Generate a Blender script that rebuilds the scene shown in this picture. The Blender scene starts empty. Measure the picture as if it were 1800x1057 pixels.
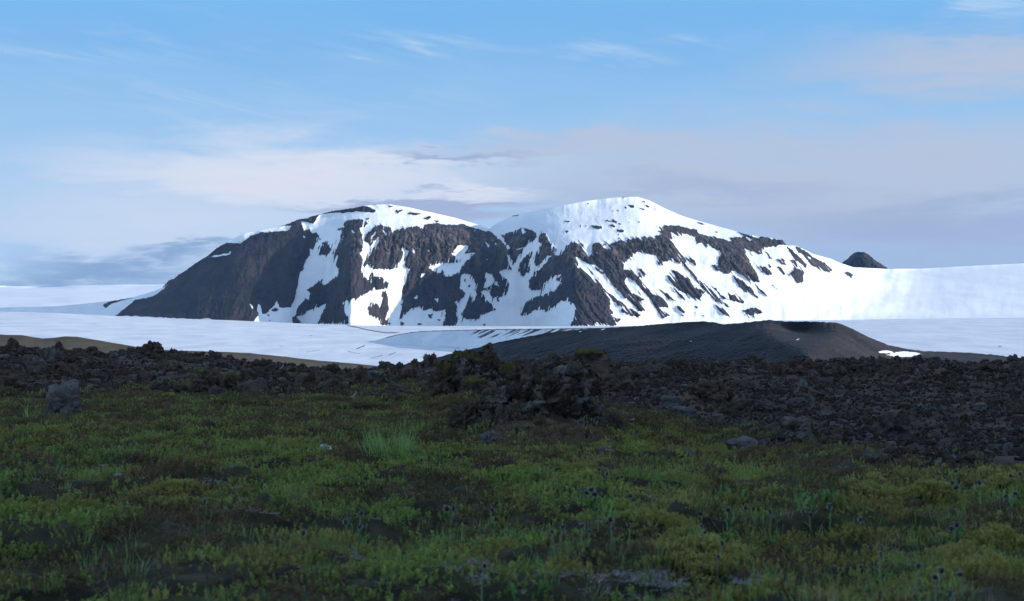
import bpy, math, random
import numpy as np
from mathutils import Vector, Euler
rng = np.random.default_rng(7)
random.seed(7)
sc = bpy.context.scene
C = sc.collection

# ------------------------------------------------------------------ camera
F = 2500.0                      # focal length in pixels of the 1800 px wide frame
CX, CY = 900.0, 528.5           # optical centre
cam_d = bpy.data.cameras.new('camera'); cam = bpy.data.objects.new('camera', cam_d); C.objects.link(cam)
cam_d.sensor_width = 36; cam_d.lens = 36 * F / 1800
cam.rotation_euler = (math.radians(90), 0, 0)
cam_d.clip_start = .05; cam_d.clip_end = 60000
cam_d.dof.use_dof = True; cam_d.dof.focus_distance = 55; cam_d.dof.aperture_fstop = 6.0
sc.camera = cam

# ------------------------------------------------------------------ sun and sky
SUN_AZ, SUN_EL = math.radians(96), math.radians(13.5)     # azimuth clockwise from +Y (view direction)
to_sun = Vector((math.sin(SUN_AZ) * math.cos(SUN_EL), math.cos(SUN_AZ) * math.cos(SUN_EL), math.sin(SUN_EL)))
sl = bpy.data.lights.new('sun', 'SUN'); sl.energy = 2.55; sl.angle = math.radians(.5); sl.color = (1, .93, .83)
so = bpy.data.objects.new('sun', sl); C.objects.link(so)
so.rotation_euler = to_sun.to_track_quat('Z', 'Y').to_euler()
sc.view_settings.view_transform = 'Standard'; sc.view_settings.look = 'None'
sc.view_settings.exposure = 1.2; sc.view_settings.gamma = 1
sc.cycles.max_bounces = 6; sc.cycles.diffuse_bounces = 3; sc.cycles.volume_bounces = 0


class NT:
    """small helper round a node tree"""
    def __init__(s, t): s.t = t; s.n = t.nodes; s.l = t.links
    def node(s, kind, **kw):
        n = s.n.new(kind)
        for k, v in kw.items(): setattr(n, k, v)
        return n
    def put(s, sock, v):
        if isinstance(v, bpy.types.NodeSocket): s.l.new(v, sock)
        else:
            try: sock.default_value = v
            except Exception: sock.default_value = (*v, 1)
    def m(s, op, a, b=0.0, c=0.0, clamp=False):
        n = s.node('ShaderNodeMath', operation=op, use_clamp=clamp)
        s.put(n.inputs[0], a); s.put(n.inputs[1], b); s.put(n.inputs[2], c)
        return n.outputs[0]
    def ss(s, x, lo, hi, a=0.0, b=1.0):
        n = s.node('ShaderNodeMapRange', interpolation_type='SMOOTHSTEP')
        for i, v in enumerate((x, lo, hi, a, b)): s.put(n.inputs[i], v)
        return n.outputs[0]
    def noise(s, vec, scale, detail=4, rough=.55, dist=0.0, out=0):
        n = s.node('ShaderNodeTexNoise'); s.put(n.inputs['Vector'], vec)
        n.inputs['Scale'].default_value = scale; n.inputs['Detail'].default_value = detail
        n.inputs['Roughness'].default_value = rough; n.inputs['Distortion'].default_value = dist
        return n.outputs[out]
    def voro(s, vec, scale, feature='F1', out='Distance'):
        n = s.node('ShaderNodeTexVoronoi', feature=feature); s.put(n.inputs['Vector'], vec)
        n.inputs['Scale'].default_value = scale
        return n.outputs[out]
    def mix(s, f, a, b):
        n = s.node('ShaderNodeMix', data_type='RGBA'); s.put(n.inputs[0], f); s.put(n.inputs[6], a); s.put(n.inputs[7], b)
        return n.outputs[2]
    def vscale(s, v, k):
        n = s.node('ShaderNodeVectorMath', operation='MULTIPLY'); s.put(n.inputs[0], v); n.inputs[1].default_value = k
        return n.outputs[0]
    def comb(s, x, y, z=0.0):
        n = s.node('ShaderNodeCombineXYZ'); s.put(n.inputs[0], x); s.put(n.inputs[1], y); s.put(n.inputs[2], z)
        return n.outputs[0]
    def sep(s, v):
        n = s.node('ShaderNodeSeparateXYZ'); s.put(n.inputs[0], v); return n.outputs
    def attr(s, name, out='Fac'):
        n = s.node('ShaderNodeAttribute', attribute_name=name); return n.outputs[out]


def srgb(r, g, b):
    f = lambda c: (c / 255 / 12.92) if c <= 10 else ((c / 255 + .055) / 1.055) ** 2.4
    return (f(r), f(g), f(b), 1)


def build_world():
    w = bpy.data.worlds.new('World'); sc.world = w; w.use_nodes = True
    t = NT(w.node_tree); t.n.clear()
    sky = t.node('ShaderNodeTexSky', sky_type='NISHITA', sun_disc=False, sun_elevation=SUN_EL, sun_rotation=SUN_AZ,
                 air_density=1.0, dust_density=0.3, ozone_density=2.5, altitude=700)
    bg1 = t.node('ShaderNodeBackground'); t.put(bg1.inputs[0], sky.outputs[0]); bg1.inputs[1].default_value = .15
    d = t.node('ShaderNodeTexCoord').outputs['Generated']
    x, y, z = t.sep(d)
    az = t.m('ARCTAN2', x, y)                         # 0 straight ahead (+Y), positive to the right
    el = t.m('ARCSINE', z)
    E = lambda px, py: (math.atan((px - CX) / F), math.atan((CY - py) / F))
    # wispy warp, stretched along the horizon
    v = t.comb(t.m('MULTIPLY', az, 3.2), t.m('MULTIPLY', el, 16.0), 0.0)
    w1 = t.m('SUBTRACT', t.noise(v, 2.2, 6, .6, .4), .5)
    w2 = t.m('SUBTRACT', t.noise(t.comb(t.m('MULTIPLY', az, 7.0), t.m('MULTIPLY', el, 45.0), 3.0), 2.6, 6, .62, .5), .5)
    diag = t.comb(t.m('ADD', t.m('MULTIPLY', az, 6.0), t.m('MULTIPLY', el, 9.0)), t.m('MULTIPLY', t.m('SUBTRACT', el, t.m('MULTIPLY', az, -.18)), 50.0), 7.0)
    w3 = t.noise(diag, 2.0, 7, .62, .8)
    wel = t.m('ADD', el, t.m('ADD', t.m('MULTIPLY', w1, .075), t.m('MULTIPLY', w2, .028)))
    waz = t.m('ADD', az, t.m('ADD', t.m('MULTIPLY', w1, .16), t.m('MULTIPLY', w2, .05)))
    def ell(px, py, rx, ry, soft=.0, a=None, e=None):
        ca, ce = E(px, py)
        p = t.m('POWER', t.m('DIVIDE', t.m('SUBTRACT', a if a is not None else waz, ca), rx / F), 2)
        q = t.m('POWER', t.m('DIVIDE', t.m('SUBTRACT', e if e is not None else wel, ce), ry / F), 2)
        return t.ss(t.m('SQRT', t.m('ADD', p, q)), 1.0, soft, 0, 1)
    # 1 blue veil: the clear sky pales towards the horizon
    bg = bg1.outputs[0]
    def lay(bg, col, fac):
        b = t.node('ShaderNodeBackground'); b.inputs[0].default_value = col; b.inputs[1].default_value = .435
        mx = t.node('ShaderNodeMixShader'); t.put(mx.inputs[0], fac); t.l.new(bg, mx.inputs[1]); t.l.new(b.outputs[0], mx.inputs[2])
        return mx.outputs[0]
    front = t.ss(y, -.1, .35)
    bg = lay(bg, srgb(102, 172, 231), t.m('MULTIPLY', t.ss(el, .40, .16, 0, .95), front))
    bg = lay(bg, srgb(166, 203, 239), t.m('MULTIPLY', t.ss(t.m('ADD', el, t.m('MULTIPLY', w1, .04)), .235, .075, 0, .96), front))
    # pale cream-white veil low on the left and in the middle
    bg = lay(bg, srgb(222, 227, 241), t.m('MULTIPLY', t.m('MAXIMUM', ell(520, 310, 660, 95, .1), t.m('MULTIPLY', ell(300, 400, 640, 140), .65)), .95))
    bg = lay(bg, srgb(205, 224, 242), t.m('MULTIPLY', ell(150, 500, 500, 40), .7))
    # unseen bright cloud, added overhead to lift the light on shaded ground
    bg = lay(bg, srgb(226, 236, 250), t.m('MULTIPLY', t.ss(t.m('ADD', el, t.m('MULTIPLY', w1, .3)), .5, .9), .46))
    # thin cirrus streaks
    ci = t.ss(w3, .40, .88)
    zone = t.m('MAXIMUM', t.m('MAXIMUM', ell(730, 85, 240, 75), ell(1080, 90, 260, 50)), t.m('MAXIMUM', ell(1770, 20, 110, 60), t.m('MULTIPLY', ell(150, 105, 420, 60), .9)))
    zone = t.m('MAXIMUM', zone, t.m('MULTIPLY', ell(420, 190, 700, 80), .6))
    bg = lay(bg, srgb(192, 216, 242), t.m('MULTIPLY', t.m('MULTIPLY', ci, zone), .95))
    bg = lay(bg, srgb(200, 222, 244), t.m('MULTIPLY', t.m('MULTIPLY', ell(1765, 22, 130, 60), t.ss(w3, .25, .85)), .85))
    # lavender stratus on the right
    st = t.m('MAXIMUM', ell(1420, 330, 800, 165, .25), ell(1760, 130, 520, 75, .1))
    st = t.m('MAXIMUM', st, ell(1050, 262, 420, 48, .15))
    thin = t.ss(t.noise(t.comb(t.m('MULTIPLY', az, 3.0), t.m('MULTIPLY', el, 14.0), 11.0), 2.6, 5, .55, .3), .25, .62, .92, 1)
    bg = lay(bg, srgb(184, 197, 220), t.m('MULTIPLY', t.m('MULTIPLY', st, thin), .95))
    dk = t.m('MAXIMUM', ell(1640, 400, 520, 62, .0), t.m('MULTIPLY', ell(1250, 335, 420, 38), .6))
    bg = lay(bg, srgb(160, 178, 212), t.m('MULTIPLY', dk, .9))
    bg = lay(bg, srgb(166, 182, 214), t.m('MULTIPLY', t.ss(el, .075, .02, 0, .75), t.ss(az, -.02, .16)))
    bg = lay(bg, srgb(164, 178, 212), t.m('MULTIPLY', ell(750, 362, 300, 24, .3), .9))
    bg = lay(bg, srgb(150, 168, 204), t.m('MULTIPLY', ell(800, 272, 190, 15, .2), .65))
    # bright gap under the stratus
    bg = lay(bg, srgb(222, 228, 242), t.m('MULTIPLY', ell(840, 338, 170, 22, .1), .8))
    # dark blue cloud low on the left
    dl = t.m('MAXIMUM', ell(215, 472, 260, 40, .15), ell(320, 438, 110, 18, .0))
    bg = lay(bg, srgb(134, 164, 203), t.m('MULTIPLY', dl, .9))
    bg = lay(bg, srgb(196, 218, 240), t.m('MULTIPLY', t.m('MULTIPLY', ell(90, 492, 180, 12), t.ss(w2, -.05, .15)), .6))
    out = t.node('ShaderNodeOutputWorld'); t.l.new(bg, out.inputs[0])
build_world()


# ------------------------------------------------------------------ numpy noise
def _h(ix, iy, seed):
    h = (ix.astype(np.int64) * 374761393 + iy.astype(np.int64) * 668265263 + seed * 1442695041) & 0xffffffff
    h = ((h ^ (h >> 13)) * 1274126177) & 0xffffffff
    return h ^ (h >> 16)
def perlin(x, y, seed=0):
    xi = np.floor(x); yi = np.floor(y); xf = x - xi; yf = y - yi
    u = xf * xf * xf * (xf * (xf * 6 - 15) + 10); v = yf * yf * yf * (yf * (yf * 6 - 15) + 10)
    def g(ox, oy):
        a = _h(xi + ox, yi + oy, seed) * (2 * np.pi / 4294967296.0)
        return np.cos(a) * (xf - ox) + np.sin(a) * (yf - oy)
    a = g(0, 0); b = g(1, 0); c = g(0, 1); d = g(1, 1)
    return ((a + u * (b - a)) + v * ((c + u * (d - c)) - (a + u * (b - a)))) * 1.41
def fbm(x, y, o=4, seed=0, gain=.5, lac=2.03, ridge=False):
    s = 0; a = 1; n = 0
    for k in range(o):
        p = perlin(x, y, seed + k * 17)
        s = s + a * ((1 - 2 * np.abs(p)) if ridge else p); n += a; a *= gain; x = x * lac + 3.7; y = y * lac + 1.3
    return s / n
def worley(x, y, seed=0):
    xi = np.floor(x); yi = np.floor(y); best = np.full(x.shape, 9.0); cid = np.zeros(x.shape)
    for ox in (-1, 0, 1):
        for oy in (-1, 0, 1):
            h = _h(xi + ox, yi + oy, seed); px = xi + ox + (h & 0xffff) / 65536.0; py = yi + oy + (h >> 16) / 65536.0
            d = (px - x) ** 2 + (py - y) ** 2
            cid = np.where(d < best, (h & 1023) / 1023.0, cid); best = np.minimum(d, best)
    return np.sqrt(best), cid
def _h3(ix, iy, iz, seed): return _h(ix + iz * 57.0, iy + iz * 131.0, seed)
def perlin3(p, seed=0):
    i = np.floor(p); f = p - i; u = f * f * (3 - 2 * f); r = 0
    for dx in (0, 1):
        for dy in (0, 1):
            for dz in (0, 1):
                h = _h3(i[:, 0] + dx, i[:, 1] + dy, i[:, 2] + dz, seed) / 2147483648.0 - 1
                w = (u[:, 0] if dx else 1 - u[:, 0]) * (u[:, 1] if dy else 1 - u[:, 1]) * (u[:, 2] if dz else 1 - u[:, 2])
                r = r + h * w
    return r
def smooth(e0, e1, x):
    t = np.clip((x - e0) / (e1 - e0), 0, 1); return t * t * (3 - 2 * t)
def blur(a, r, axis):
    if r < 1: return a
    for _ in range(2):
        p = [(0, 0)] * a.ndim; p[axis] = (r, r); q = np.pad(a, p, mode='edge'); c = np.cumsum(q, axis=axis)
        z = np.zeros_like(np.take(c, [0], axis)); c = np.concatenate([z, c], axis); n = a.shape[axis]
        a = (np.take(c, np.arange(2 * r + 1, 2 * r + 1 + n), axis) - np.take(c, np.arange(0, n), axis)) / (2 * r + 1)
    return a


# ------------------------------------------------------------------ mesh helpers
def mesh(name, V, Fa, mats=(), attrs=None, smoothed=True, mi=None):
    """V (n,3), Fa (m,3|4) -> mesh data"""
    V = np.asarray(V, np.float32).reshape(-1, 3); Fa = np.asarray(Fa, np.int32); k = Fa.shape[1]
    me = bpy.data.meshes.new(name)
    me.vertices.add(len(V)); me.vertices.foreach_set('co', V.ravel())
    me.loops.add(Fa.size); me.loops.foreach_set('vertex_index', Fa.ravel())
    me.polygons.add(len(Fa)); me.polygons.foreach_set('loop_start', np.arange(0, Fa.size, k, dtype=np.int32))
    me.polygons.foreach_set('use_smooth', np.full(len(Fa), smoothed))
    if mi is not None: me.polygons.foreach_set('material_index', np.asarray(mi, np.int32))
    for m in mats: me.materials.append(m)
    for n, a in (attrs or {}).items():
        me.attributes.new(n, 'FLOAT', 'POINT').data.foreach_set('value', np.asarray(a, np.float32).ravel())
    me.update(calc_edges=True); me.validate()
    return me
def link(name, me, parent=None, **props):
    o = bpy.data.objects.new(name, me); C.objects.link(o)
    if parent: o.parent = parent
    for k, v in props.items(): o[k] = v
    return o
def gridfaces(nr, nc):
    i = np.arange(nr * nc).reshape(nr, nc)
    return np.stack([i[:-1, :-1], i[:-1, 1:], i[1:, 1:], i[1:, :-1]], -1).reshape(-1, 4)
def at(px, py, D):                                  # a pixel's ray at distance D
    return np.stack([(px - CX) / F * D, D + 0 * px, (CY - py) / F * D], -1)


# ------------------------------------------------------------------ materials
def material(name, build, rough=.9, thin=0.0):
    m = bpy.data.materials.new(name); m.use_nodes = True; t = NT(m.node_tree); t.n.clear()
    out = t.node('ShaderNodeOutputMaterial'); b = t.node('ShaderNodeBsdfPrincipled')
    b.inputs['Roughness'].default_value = rough; b.inputs['Specular IOR Level'].default_value = .2
    if thin:
        tr = t.node('ShaderNodeBsdfTranslucent'); mx = t.node('ShaderNodeMixShader'); mx.inputs[0].default_value = thin
        t.l.new(b.outputs[0], mx.inputs[1]); t.l.new(tr.outputs[0], mx.inputs[2]); t.l.new(mx.outputs[0], out.inputs[0])
    else: t.l.new(b.outputs[0], out.inputs[0])
    pos = t.node('ShaderNodeNewGeometry').outputs['Position']; obj = t.node('ShaderNodeTexCoord').outputs['Object']
    build(t, b, pos, obj)
    if thin and b.inputs['Base Color'].is_linked: t.l.new(b.inputs['Base Color'].links[0].from_socket, tr.inputs[0])
    return m
def bump(t, b, h, strength, dist):
    n = t.node('ShaderNodeBump'); n.inputs['Strength'].default_value = strength; n.inputs['Distance'].default_value = dist
    t.put(n.inputs['Height'], h); t.l.new(n.outputs[0], b.inputs['Normal'])

SNOW = (.71, .735, .775, 1)
def _mountain(t, b, pos, obj):
    r = t.attr('rock')
    n1 = t.noise(pos, .045, 6, .65); n2 = t.noise(pos, .3, 4, .6)
    edge = t.m('ADD', r, t.m('ADD', t.m('MULTIPLY', t.m('SUBTRACT', n1, .5), .7), t.m('MULTIPLY', t.m('SUBTRACT', n2, .5), .35)))
    f = t.ss(edge, .47, .56)
    cliff = t.attr('cliff')
    strat = t.noise(t.vscale(pos, (.055, .03, .012)), 1.0, 6, .68)          # vertical ribs
    talus = t.noise(t.vscale(pos, (.03, .012, .012)), 1.0, 7, .7)
    c = t.mix(t.ss(talus, .3, .72), (.010, .0105, .015, 1), (.036, .033, .039, 1))
    red = t.ss(t.noise(pos, .012, 5, .6), .5, .68)
    c = t.mix(t.m('MULTIPLY', red, .55), c, (.062, .042, .040, 1))
    c = t.mix(t.m('MULTIPLY', cliff, t.ss(strat, .44, .72)), c, (.15, .12, .108, 1))
    sn = t.noise(t.vscale(pos, (.010, .004, .02)), 1.0, 5, .6)
    s = t.mix(t.ss(sn, .3, .75), SNOW, (.60, .635, .69, 1))
    dirt = t.m('MULTIPLY', t.ss(t.noise(pos, .12, 5, .7), .35, .65), t.attr('dirt'))
    s = t.mix(t.m('MULTIPLY', t.ss(t.noise(pos, .16, 5, .75), .55, .75), .35), s, (.55, .58, .63, 1))
    s = t.mix(dirt, s, (.42, .40, .40, 1))
    t.put(b.inputs['Base Color'], t.mix(f, s, c))
    h = t.m('ADD', t.m('MULTIPLY', t.m('MULTIPLY', t.m('ADD', t.m('MULTIPLY', strat, .5), t.m('ADD', talus, t.noise(pos, .05, 7, .68))), f), 6.0), t.m('MULTIPLY', t.noise(pos, .09, 4, .6), t.m('MULTIPLY_ADD', f, 3.0, 1.6)))
    bump(t, b, h, .8, 1.0)
def _glacier(t, b, pos, obj):
    a = t.noise(t.vscale(pos, (.02, .006, .02)), 1.0, 6, .62); g = t.noise(t.vscale(pos, (.16, .035, .1)), 1.0, 5, .7)
    c = t.mix(t.ss(a, .3, .7), (.665, .685, .71, 1), (.50, .535, .60, 1))
    c = t.mix(t.m('MULTIPLY', t.ss(g, .48, .78), .5), c, (.46, .50, .57, 1))
    c = t.mix(t.ss(t.m('ADD', t.attr('dirt'), t.m('MULTIPLY', t.m('SUBTRACT', t.noise(pos, .22, 4, .7), .5), .8)), .45, .62), c, (.05, .05, .055, 1))
    t.put(b.inputs['Base Color'], c)
    bump(t, b, t.m('ADD', t.m('MULTIPLY', g, 1.0), t.m('MULTIPLY', t.noise(pos, .5, 3, .6), .25)), .45, 1.0)
def _icecap(t, b, pos, obj):
    a = t.noise(t.vscale(pos, (.003, .0015, .02)), 1.0, 5, .6)
    t.put(b.inputs['Base Color'], t.mix(t.ss(a, .3, .7), SNOW, (.63, .66, .705, 1)))
    bump(t, b, t.noise(pos, .02, 4, .6), .3, 3.0)
def _darkhill(t, b, pos, obj):
    a = t.noise(t.vscale(pos, (.012, .02, .03)), 1.0, 7, .66, .4); g = t.noise(pos, .35, 5, .75)
    dia = t.noise(t.vscale(pos, (.010, .05, .09)), 1.0, 6, .6, .8)
    c = t.mix(t.ss(a, .38, .64), (.006, .006, .008, 1), (.028, .023, .024, 1)); c = t.mix(t.m('MULTIPLY', t.ss(t.noise(t.vscale(pos, (.05, .03, .14)), 1.0, 7, .72, .6), .5, .66), .6), c, (.034, .028, .027, 1))
    c = t.mix(t.m('MULTIPLY', t.ss(dia, .52, .68), .5), c, (.042, .034, .032, 1))
    c = t.mix(t.m('MULTIPLY', t.ss(g, .45, .75), .6), c, (.011, .011, .012, 1))
    s = t.ss(t.m('ADD', t.attr('snow'), t.m('MULTIPLY', t.m('SUBTRACT', t.noise(t.vscale(pos, (.05, .05, .3)), 1.0, 6, .7), .5), .9)), .45, .55)
    t.put(b.inputs['Base Color'], t.mix(s, c, SNOW))
    bump(t, b, t.m('ADD', t.m('MULTIPLY', a, 5.0), t.m('MULTIPLY', g, 1.0)), .8, 1.0)
def _mound(t, b, pos, obj):
    a = t.noise(t.vscale(pos, (.02, .02, .12)), 1.0, 6, .65); g = t.noise(pos, .9, 5, .8)
    c = t.mix(t.ss(a, .3, .7), (.048, .041, .029, 1), (.082, .066, .045, 1))
    c = t.mix(t.m('MULTIPLY', t.ss(t.noise(t.vscale(pos, (.02, .03, .2)), 1.3, 5, .6), .56, .7), .5), c, (.085, .10, .04, 1))
    c = t.mix(t.ss(g, .55, .8), c, (.05, .045, .04, 1))
    t.put(b.inputs['Base Color'], c); bump(t, b, t.m('MULTIPLY', g, .6), .7, 1.0)
def _lavacolour(t, pos, k=1.0):
    a = t.noise(pos, 1.1 * k, 6, .7); g = t.noise(pos, 9 * k, 5, .75)
    c = t.mix(t.ss(a, .35, .7), (.028, .021, .016, 1), (.108, .076, .056, 1))
    c = t.mix(t.m('MULTIPLY', t.ss(t.noise(pos, .35 * k, 4, .6), .5, .7), .5), c, (.050, .028, .024, 1))
    c = t.mix(t.m('MULTIPLY', t.ss(g, .58, .75), .65), c, (.17, .165, .165, 1))
    return c, g
def _ground(t, b, pos, obj):
    c, g = _lavacolour(t, pos)
    v = t.attr('veg'); n = t.noise(pos, 1.3, 6, .7)
    soil = t.mix(t.ss(t.noise(pos, 6, 5, .7), .35, .7), (.02, .019, .013, 1), (.06, .055, .03, 1))
    soil = t.mix(t.m('MULTIPLY', t.ss(t.noise(pos, .8, 6, .65), .5, .68), .6), soil, (.05, .07, .018, 1))
    moss = t.mix(t.ss(t.noise(pos, 7, 5, .7), .3, .7), (.04, .042, .012, 1), (.12, .115, .03, 1))
    f = t.ss(t.m('ADD', v, t.m('MULTIPLY', t.m('SUBTRACT', n, .5), .8)), .4, .6)
    mf = t.ss(t.m('ADD', t.attr('moss'), t.m('MULTIPLY', t.m('SUBTRACT', t.noise(pos, 2.2, 6, .7), .5), 1.1)), .5, .64)
    c = t.mix(mf, c, moss)
    t.put(b.inputs['Base Color'], t.mix(f, c, soil))
    bump(t, b, t.m('ADD', t.m('MULTIPLY', g, .05), t.m('MULTIPLY', t.noise(pos, 30, 4, .7), .015)), .9, 1.0)
M_MOUNT = material('snow_and_volcanic_rock', _mountain); M_GLAC = material('glacier_snow', _glacier, .7)
M_CAP = material('distant_snow', _icecap, .8); M_HILL = material('dark_ash_slope', _darkhill)
M_MOUND = material('brown_sand', _mound); M_GROUND = material('lava_and_soil', _ground)

# ------------------------------------------------------------------ snow and rock pattern of the mountain face
# outlines in zoomed tracings: sheet A starts at (180,340), B at (600,340), C at (1080,340), 3.4615 units to a frame pixel
PX0, PY0, RES = 140, 330, 2
mask = np.zeros((270 * RES, 1560 * RES), np.float32)
def paint(sheet, val, *polys):
    ox = {'A': 180, 'B': 600, 'C': 1080}[sheet]
    for pts in polys:
        p = np.array([float(q) for q in pts.replace(' ', ',').split(',')]).reshape(-1, 2)
        X = ((p[:, 0] / 3.4615 + ox) - PX0) * RES; Y = ((p[:, 1] / 3.4615 + 340) - PY0) * RES
        x0, x1 = int(max(X.min() - 1, 0)), int(min(X.max() + 2, mask.shape[1])); y0, y1 = int(max(Y.min() - 1, 0)), int(min(Y.max() + 2, mask.shape[0]))
        if x1 <= x0 or y1 <= y0: continue
        gx, gy = np.meshgrid(np.arange(x0, x1) + .5, np.arange(y0, y1) + .5)
        ins = np.zeros(gx.shape, bool); j = len(X) - 1
        for i in range(len(X)):
            if Y[i] != Y[j]:
                ins ^= ((Y[i] > gy) != (Y[j] > gy)) & (gx < (X[j] - X[i]) * (gy - Y[i]) / (Y[j] - Y[i]) + X[i])
            j = i
        mask[y0:y1, x0:x1][ins] = val
# --- left shoulder
paint('A', 1,
 '75,748 150,690 200,650 300,630 360,595 400,555 440,515 480,478 560,428 600,398 630,382 645,360 700,318 780,300 850,305 830,298 900,258 960,235 1130,228 1150,195 1060,205 1062,198 1140,183 1200,155 1250,152 1300,128 1380,102 1480,98 1560,78 1600,78 1670,108 1650,118 1580,112 1500,115 1400,122 1330,125 1310,150 1290,180 1230,228 1260,215 1275,240 1300,235 1320,265 1335,280 1310,300 1295,335 1280,345 1265,335 1265,370 1240,410 1225,440 1230,465 1205,480 1195,540 1170,640 1145,697 1080,697 1075,680 1060,650 1050,680 1030,700 1000,730 975,738 965,690 950,670 940,700 950,740 920,785 705,778 650,757 590,768 280,752 190,748',
 '1465,195 1490,165 1560,158 1590,162 1612,185 1600,205 1565,215 1580,250 1590,290 1585,350 1565,365 1590,400 1600,440 1575,460 1590,500 1635,550 1640,590 1570,630 1465,660 1480,730 1510,795 1160,795 1155,765 1180,740 1185,700 1240,640 1255,660 1265,600 1240,590 1285,565 1340,520 1335,550 1365,555 1400,525 1440,490 1420,430 1440,390 1410,370 1415,340 1440,300 1460,230 1425,225 1440,210 1475,210',
 '1310,380 1315,330 1340,295 1375,315 1395,345 1365,390 1345,375', '0,680 60,655 130,640 210,628 140,650 60,672 20,700', '350,575 390,540 432,518 400,552 370,575')
paint('A', 0, '630,392 700,376 770,366 785,345 775,375 700,386', '785,302 850,299 832,292 900,252 960,228 1120,222 1143,200 1130,228 960,238 900,262 845,303',
 '1208,170 1278,185 1252,210 1230,230', '890,665 920,690 915,708', '1195,772 1240,722 1365,672 1330,740 1312,792 1210,790', '1510,220 1545,240 1530,242', '1195,255 1205,258 1198,264', '1222,250 1238,270 1225,275', '1180,750 1235,745 1215,770 1190,770')
paint('A', 1, '1155,750 1175,755 1200,770 1215,780 1160,792', '1030,715 1050,697 1080,712 1045,722', '1000,740 1015,735 1012,748', '1012,772 1022,770 1018,784')
# --- middle
paint('B', 1, '0,95 60,88 110,78 160,82 217,110 190,118 120,112 60,112 0,125', '195,66 220,68 205,74', '280,73 320,80 300,88', '330,105 380,100 360,115 345,127', '400,124 420,115 500,125 440,136', '490,150 545,138 550,150 510,162', '560,165 602,168 580,180', '140,155 175,149 165,162',
 '140,265 190,213 240,195 300,208 310,235 330,225 400,205 480,200 570,180 640,193 740,188 800,210 880,230 912,232 950,270 985,300 1010,340 1005,370 1020,420 1035,465 1000,465 960,475 985,510 1015,530 1020,600 1000,640 960,660 945,710 850,740 840,765 760,765 730,745 710,805 360,805 355,760 370,640 370,590 390,540 415,460 340,455 300,465 190,460 165,440 165,400 180,350 175,310 140,290',
 '160,690 185,655 240,690 250,600 275,590 290,680 270,770 305,800 230,802 225,770 165,730', '190,510 240,508 290,545 285,580 220,588 185,560 185,460 200,500', '0,660 20,720 55,790 0,795')
paint('B', 0, '370,330 415,355 400,400 385,440 412,462 345,460 345,430 375,380', '430,325 455,360 440,372', '535,450 600,425 680,425 712,420 705,395 670,375 680,350 720,315 775,320 750,370 812,360 790,395 740,430 725,482 690,490 660,510 630,510 620,465 600,490 560,470',
 '725,490 770,490 805,510 820,560 810,590 830,620 800,630 770,660 760,690 735,720 715,760 700,740 705,690 690,660 740,640 755,610 725,580', '870,480 910,490 970,572 920,555 870,580 880,530',
 '850,600 880,590 930,640 965,668 1012,620 1032,805 700,805 720,760 830,767 860,732 945,714 900,660', '355,770 430,700 480,690 500,715 540,705 570,715 635,712 635,762 615,806 460,806 380,806', '485,490 515,485 490,522', '440,640 465,618 465,646', '565,642 595,638 585,668', '870,285 905,320 893,330', '252,222 282,257 265,258', '185,262 210,235 205,252 175,287', '205,300 230,268 225,300 195,337 183,318', '525,342 540,345 532,362', '512,262 520,270 512,276', '885,392 892,405 884,410', '930,295 945,310 938,316', '810,222 822,230 812,234')
paint('B', 1, '735,745 770,690 830,632 900,665 945,710 850,742 840,766 770,766', '460,800 475,790 500,803', '520,740 560,735 545,750 560,770 530,755', '580,770 600,765 595,780', '770,560 790,555 780,575', '745,530 760,520 755,545', '850,800 880,792 870,806', '360,780 395,795 380,806 362,806',
 '970,255 1040,235 1110,208 1160,225 1192,257 1175,285 1110,330 1062,345 1112,338 1085,380 1060,420 1040,400 1010,370 1005,345 1028,338 990,280',
 '1195,300 1200,260 1215,248 1238,238 1265,290 1312,345 1300,378 1345,375 1370,318 1410,300 1470,310 1485,340 1500,385 1520,375 1530,310 1570,293 1600,310 1640,340 1640,305 1700,288 1720,470 1680,560 1720,640 1790,720 1640,655 1650,690 1620,710 1650,745 1685,806 1395,806 1420,742 1427,690 1400,660 1340,655 1280,700 1245,727 1230,705 1180,715 1120,747 1088,742 1110,690 1150,640 1240,615 1300,590 1332,545 1310,530 1337,490 1300,505 1240,540 1200,592 1160,592 1140,530 1165,510 1175,480 1210,460 1250,420 1272,385 1258,375 1210,430 1190,450 1165,430 1170,390 1190,350 1217,310',
 '1080,480 1090,420 1150,355 1172,360 1150,400 1140,440 1150,470 1110,507', '1030,135 1050,126 1092,123 1070,140 1040,142')
paint('B', 0, '1095,215 1108,216 1124,240 1102,247', '1425,383 1460,408 1500,430 1540,435 1590,470 1620,530 1670,580 1720,620 1785,690 1815,725 1740,690 1700,660 1620,600 1560,530 1500,490 1440,450 1445,430', '1630,655 1680,665 1760,720 1815,765 1815,806 1695,806 1650,740 1672,720 1640,690', '1725,510 1760,515 1815,570 1815,610 1760,555', '1060,338 1112,332 1090,345 1065,348', '1475,312 1512,345 1520,375 1500,388 1488,345', '1590,325 1635,310 1640,342 1615,335', '1535,358 1565,360 1560,370', '1240,592 1265,570 1258,590', '1640,690 1680,720 1650,722', '960,640 1010,612 1030,640 1000,690 965,690')
paint('B', 1, '1540,455 1560,450 1600,490 1580,495', '1480,430 1500,455 1540,500 1520,490', '1700,710 1730,715 1790,750 1760,748', '1610,715 1640,705 1660,735 1640,735', '1675,760 1700,765 1690,775', '1760,630 1790,655 1775,655')
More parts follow.
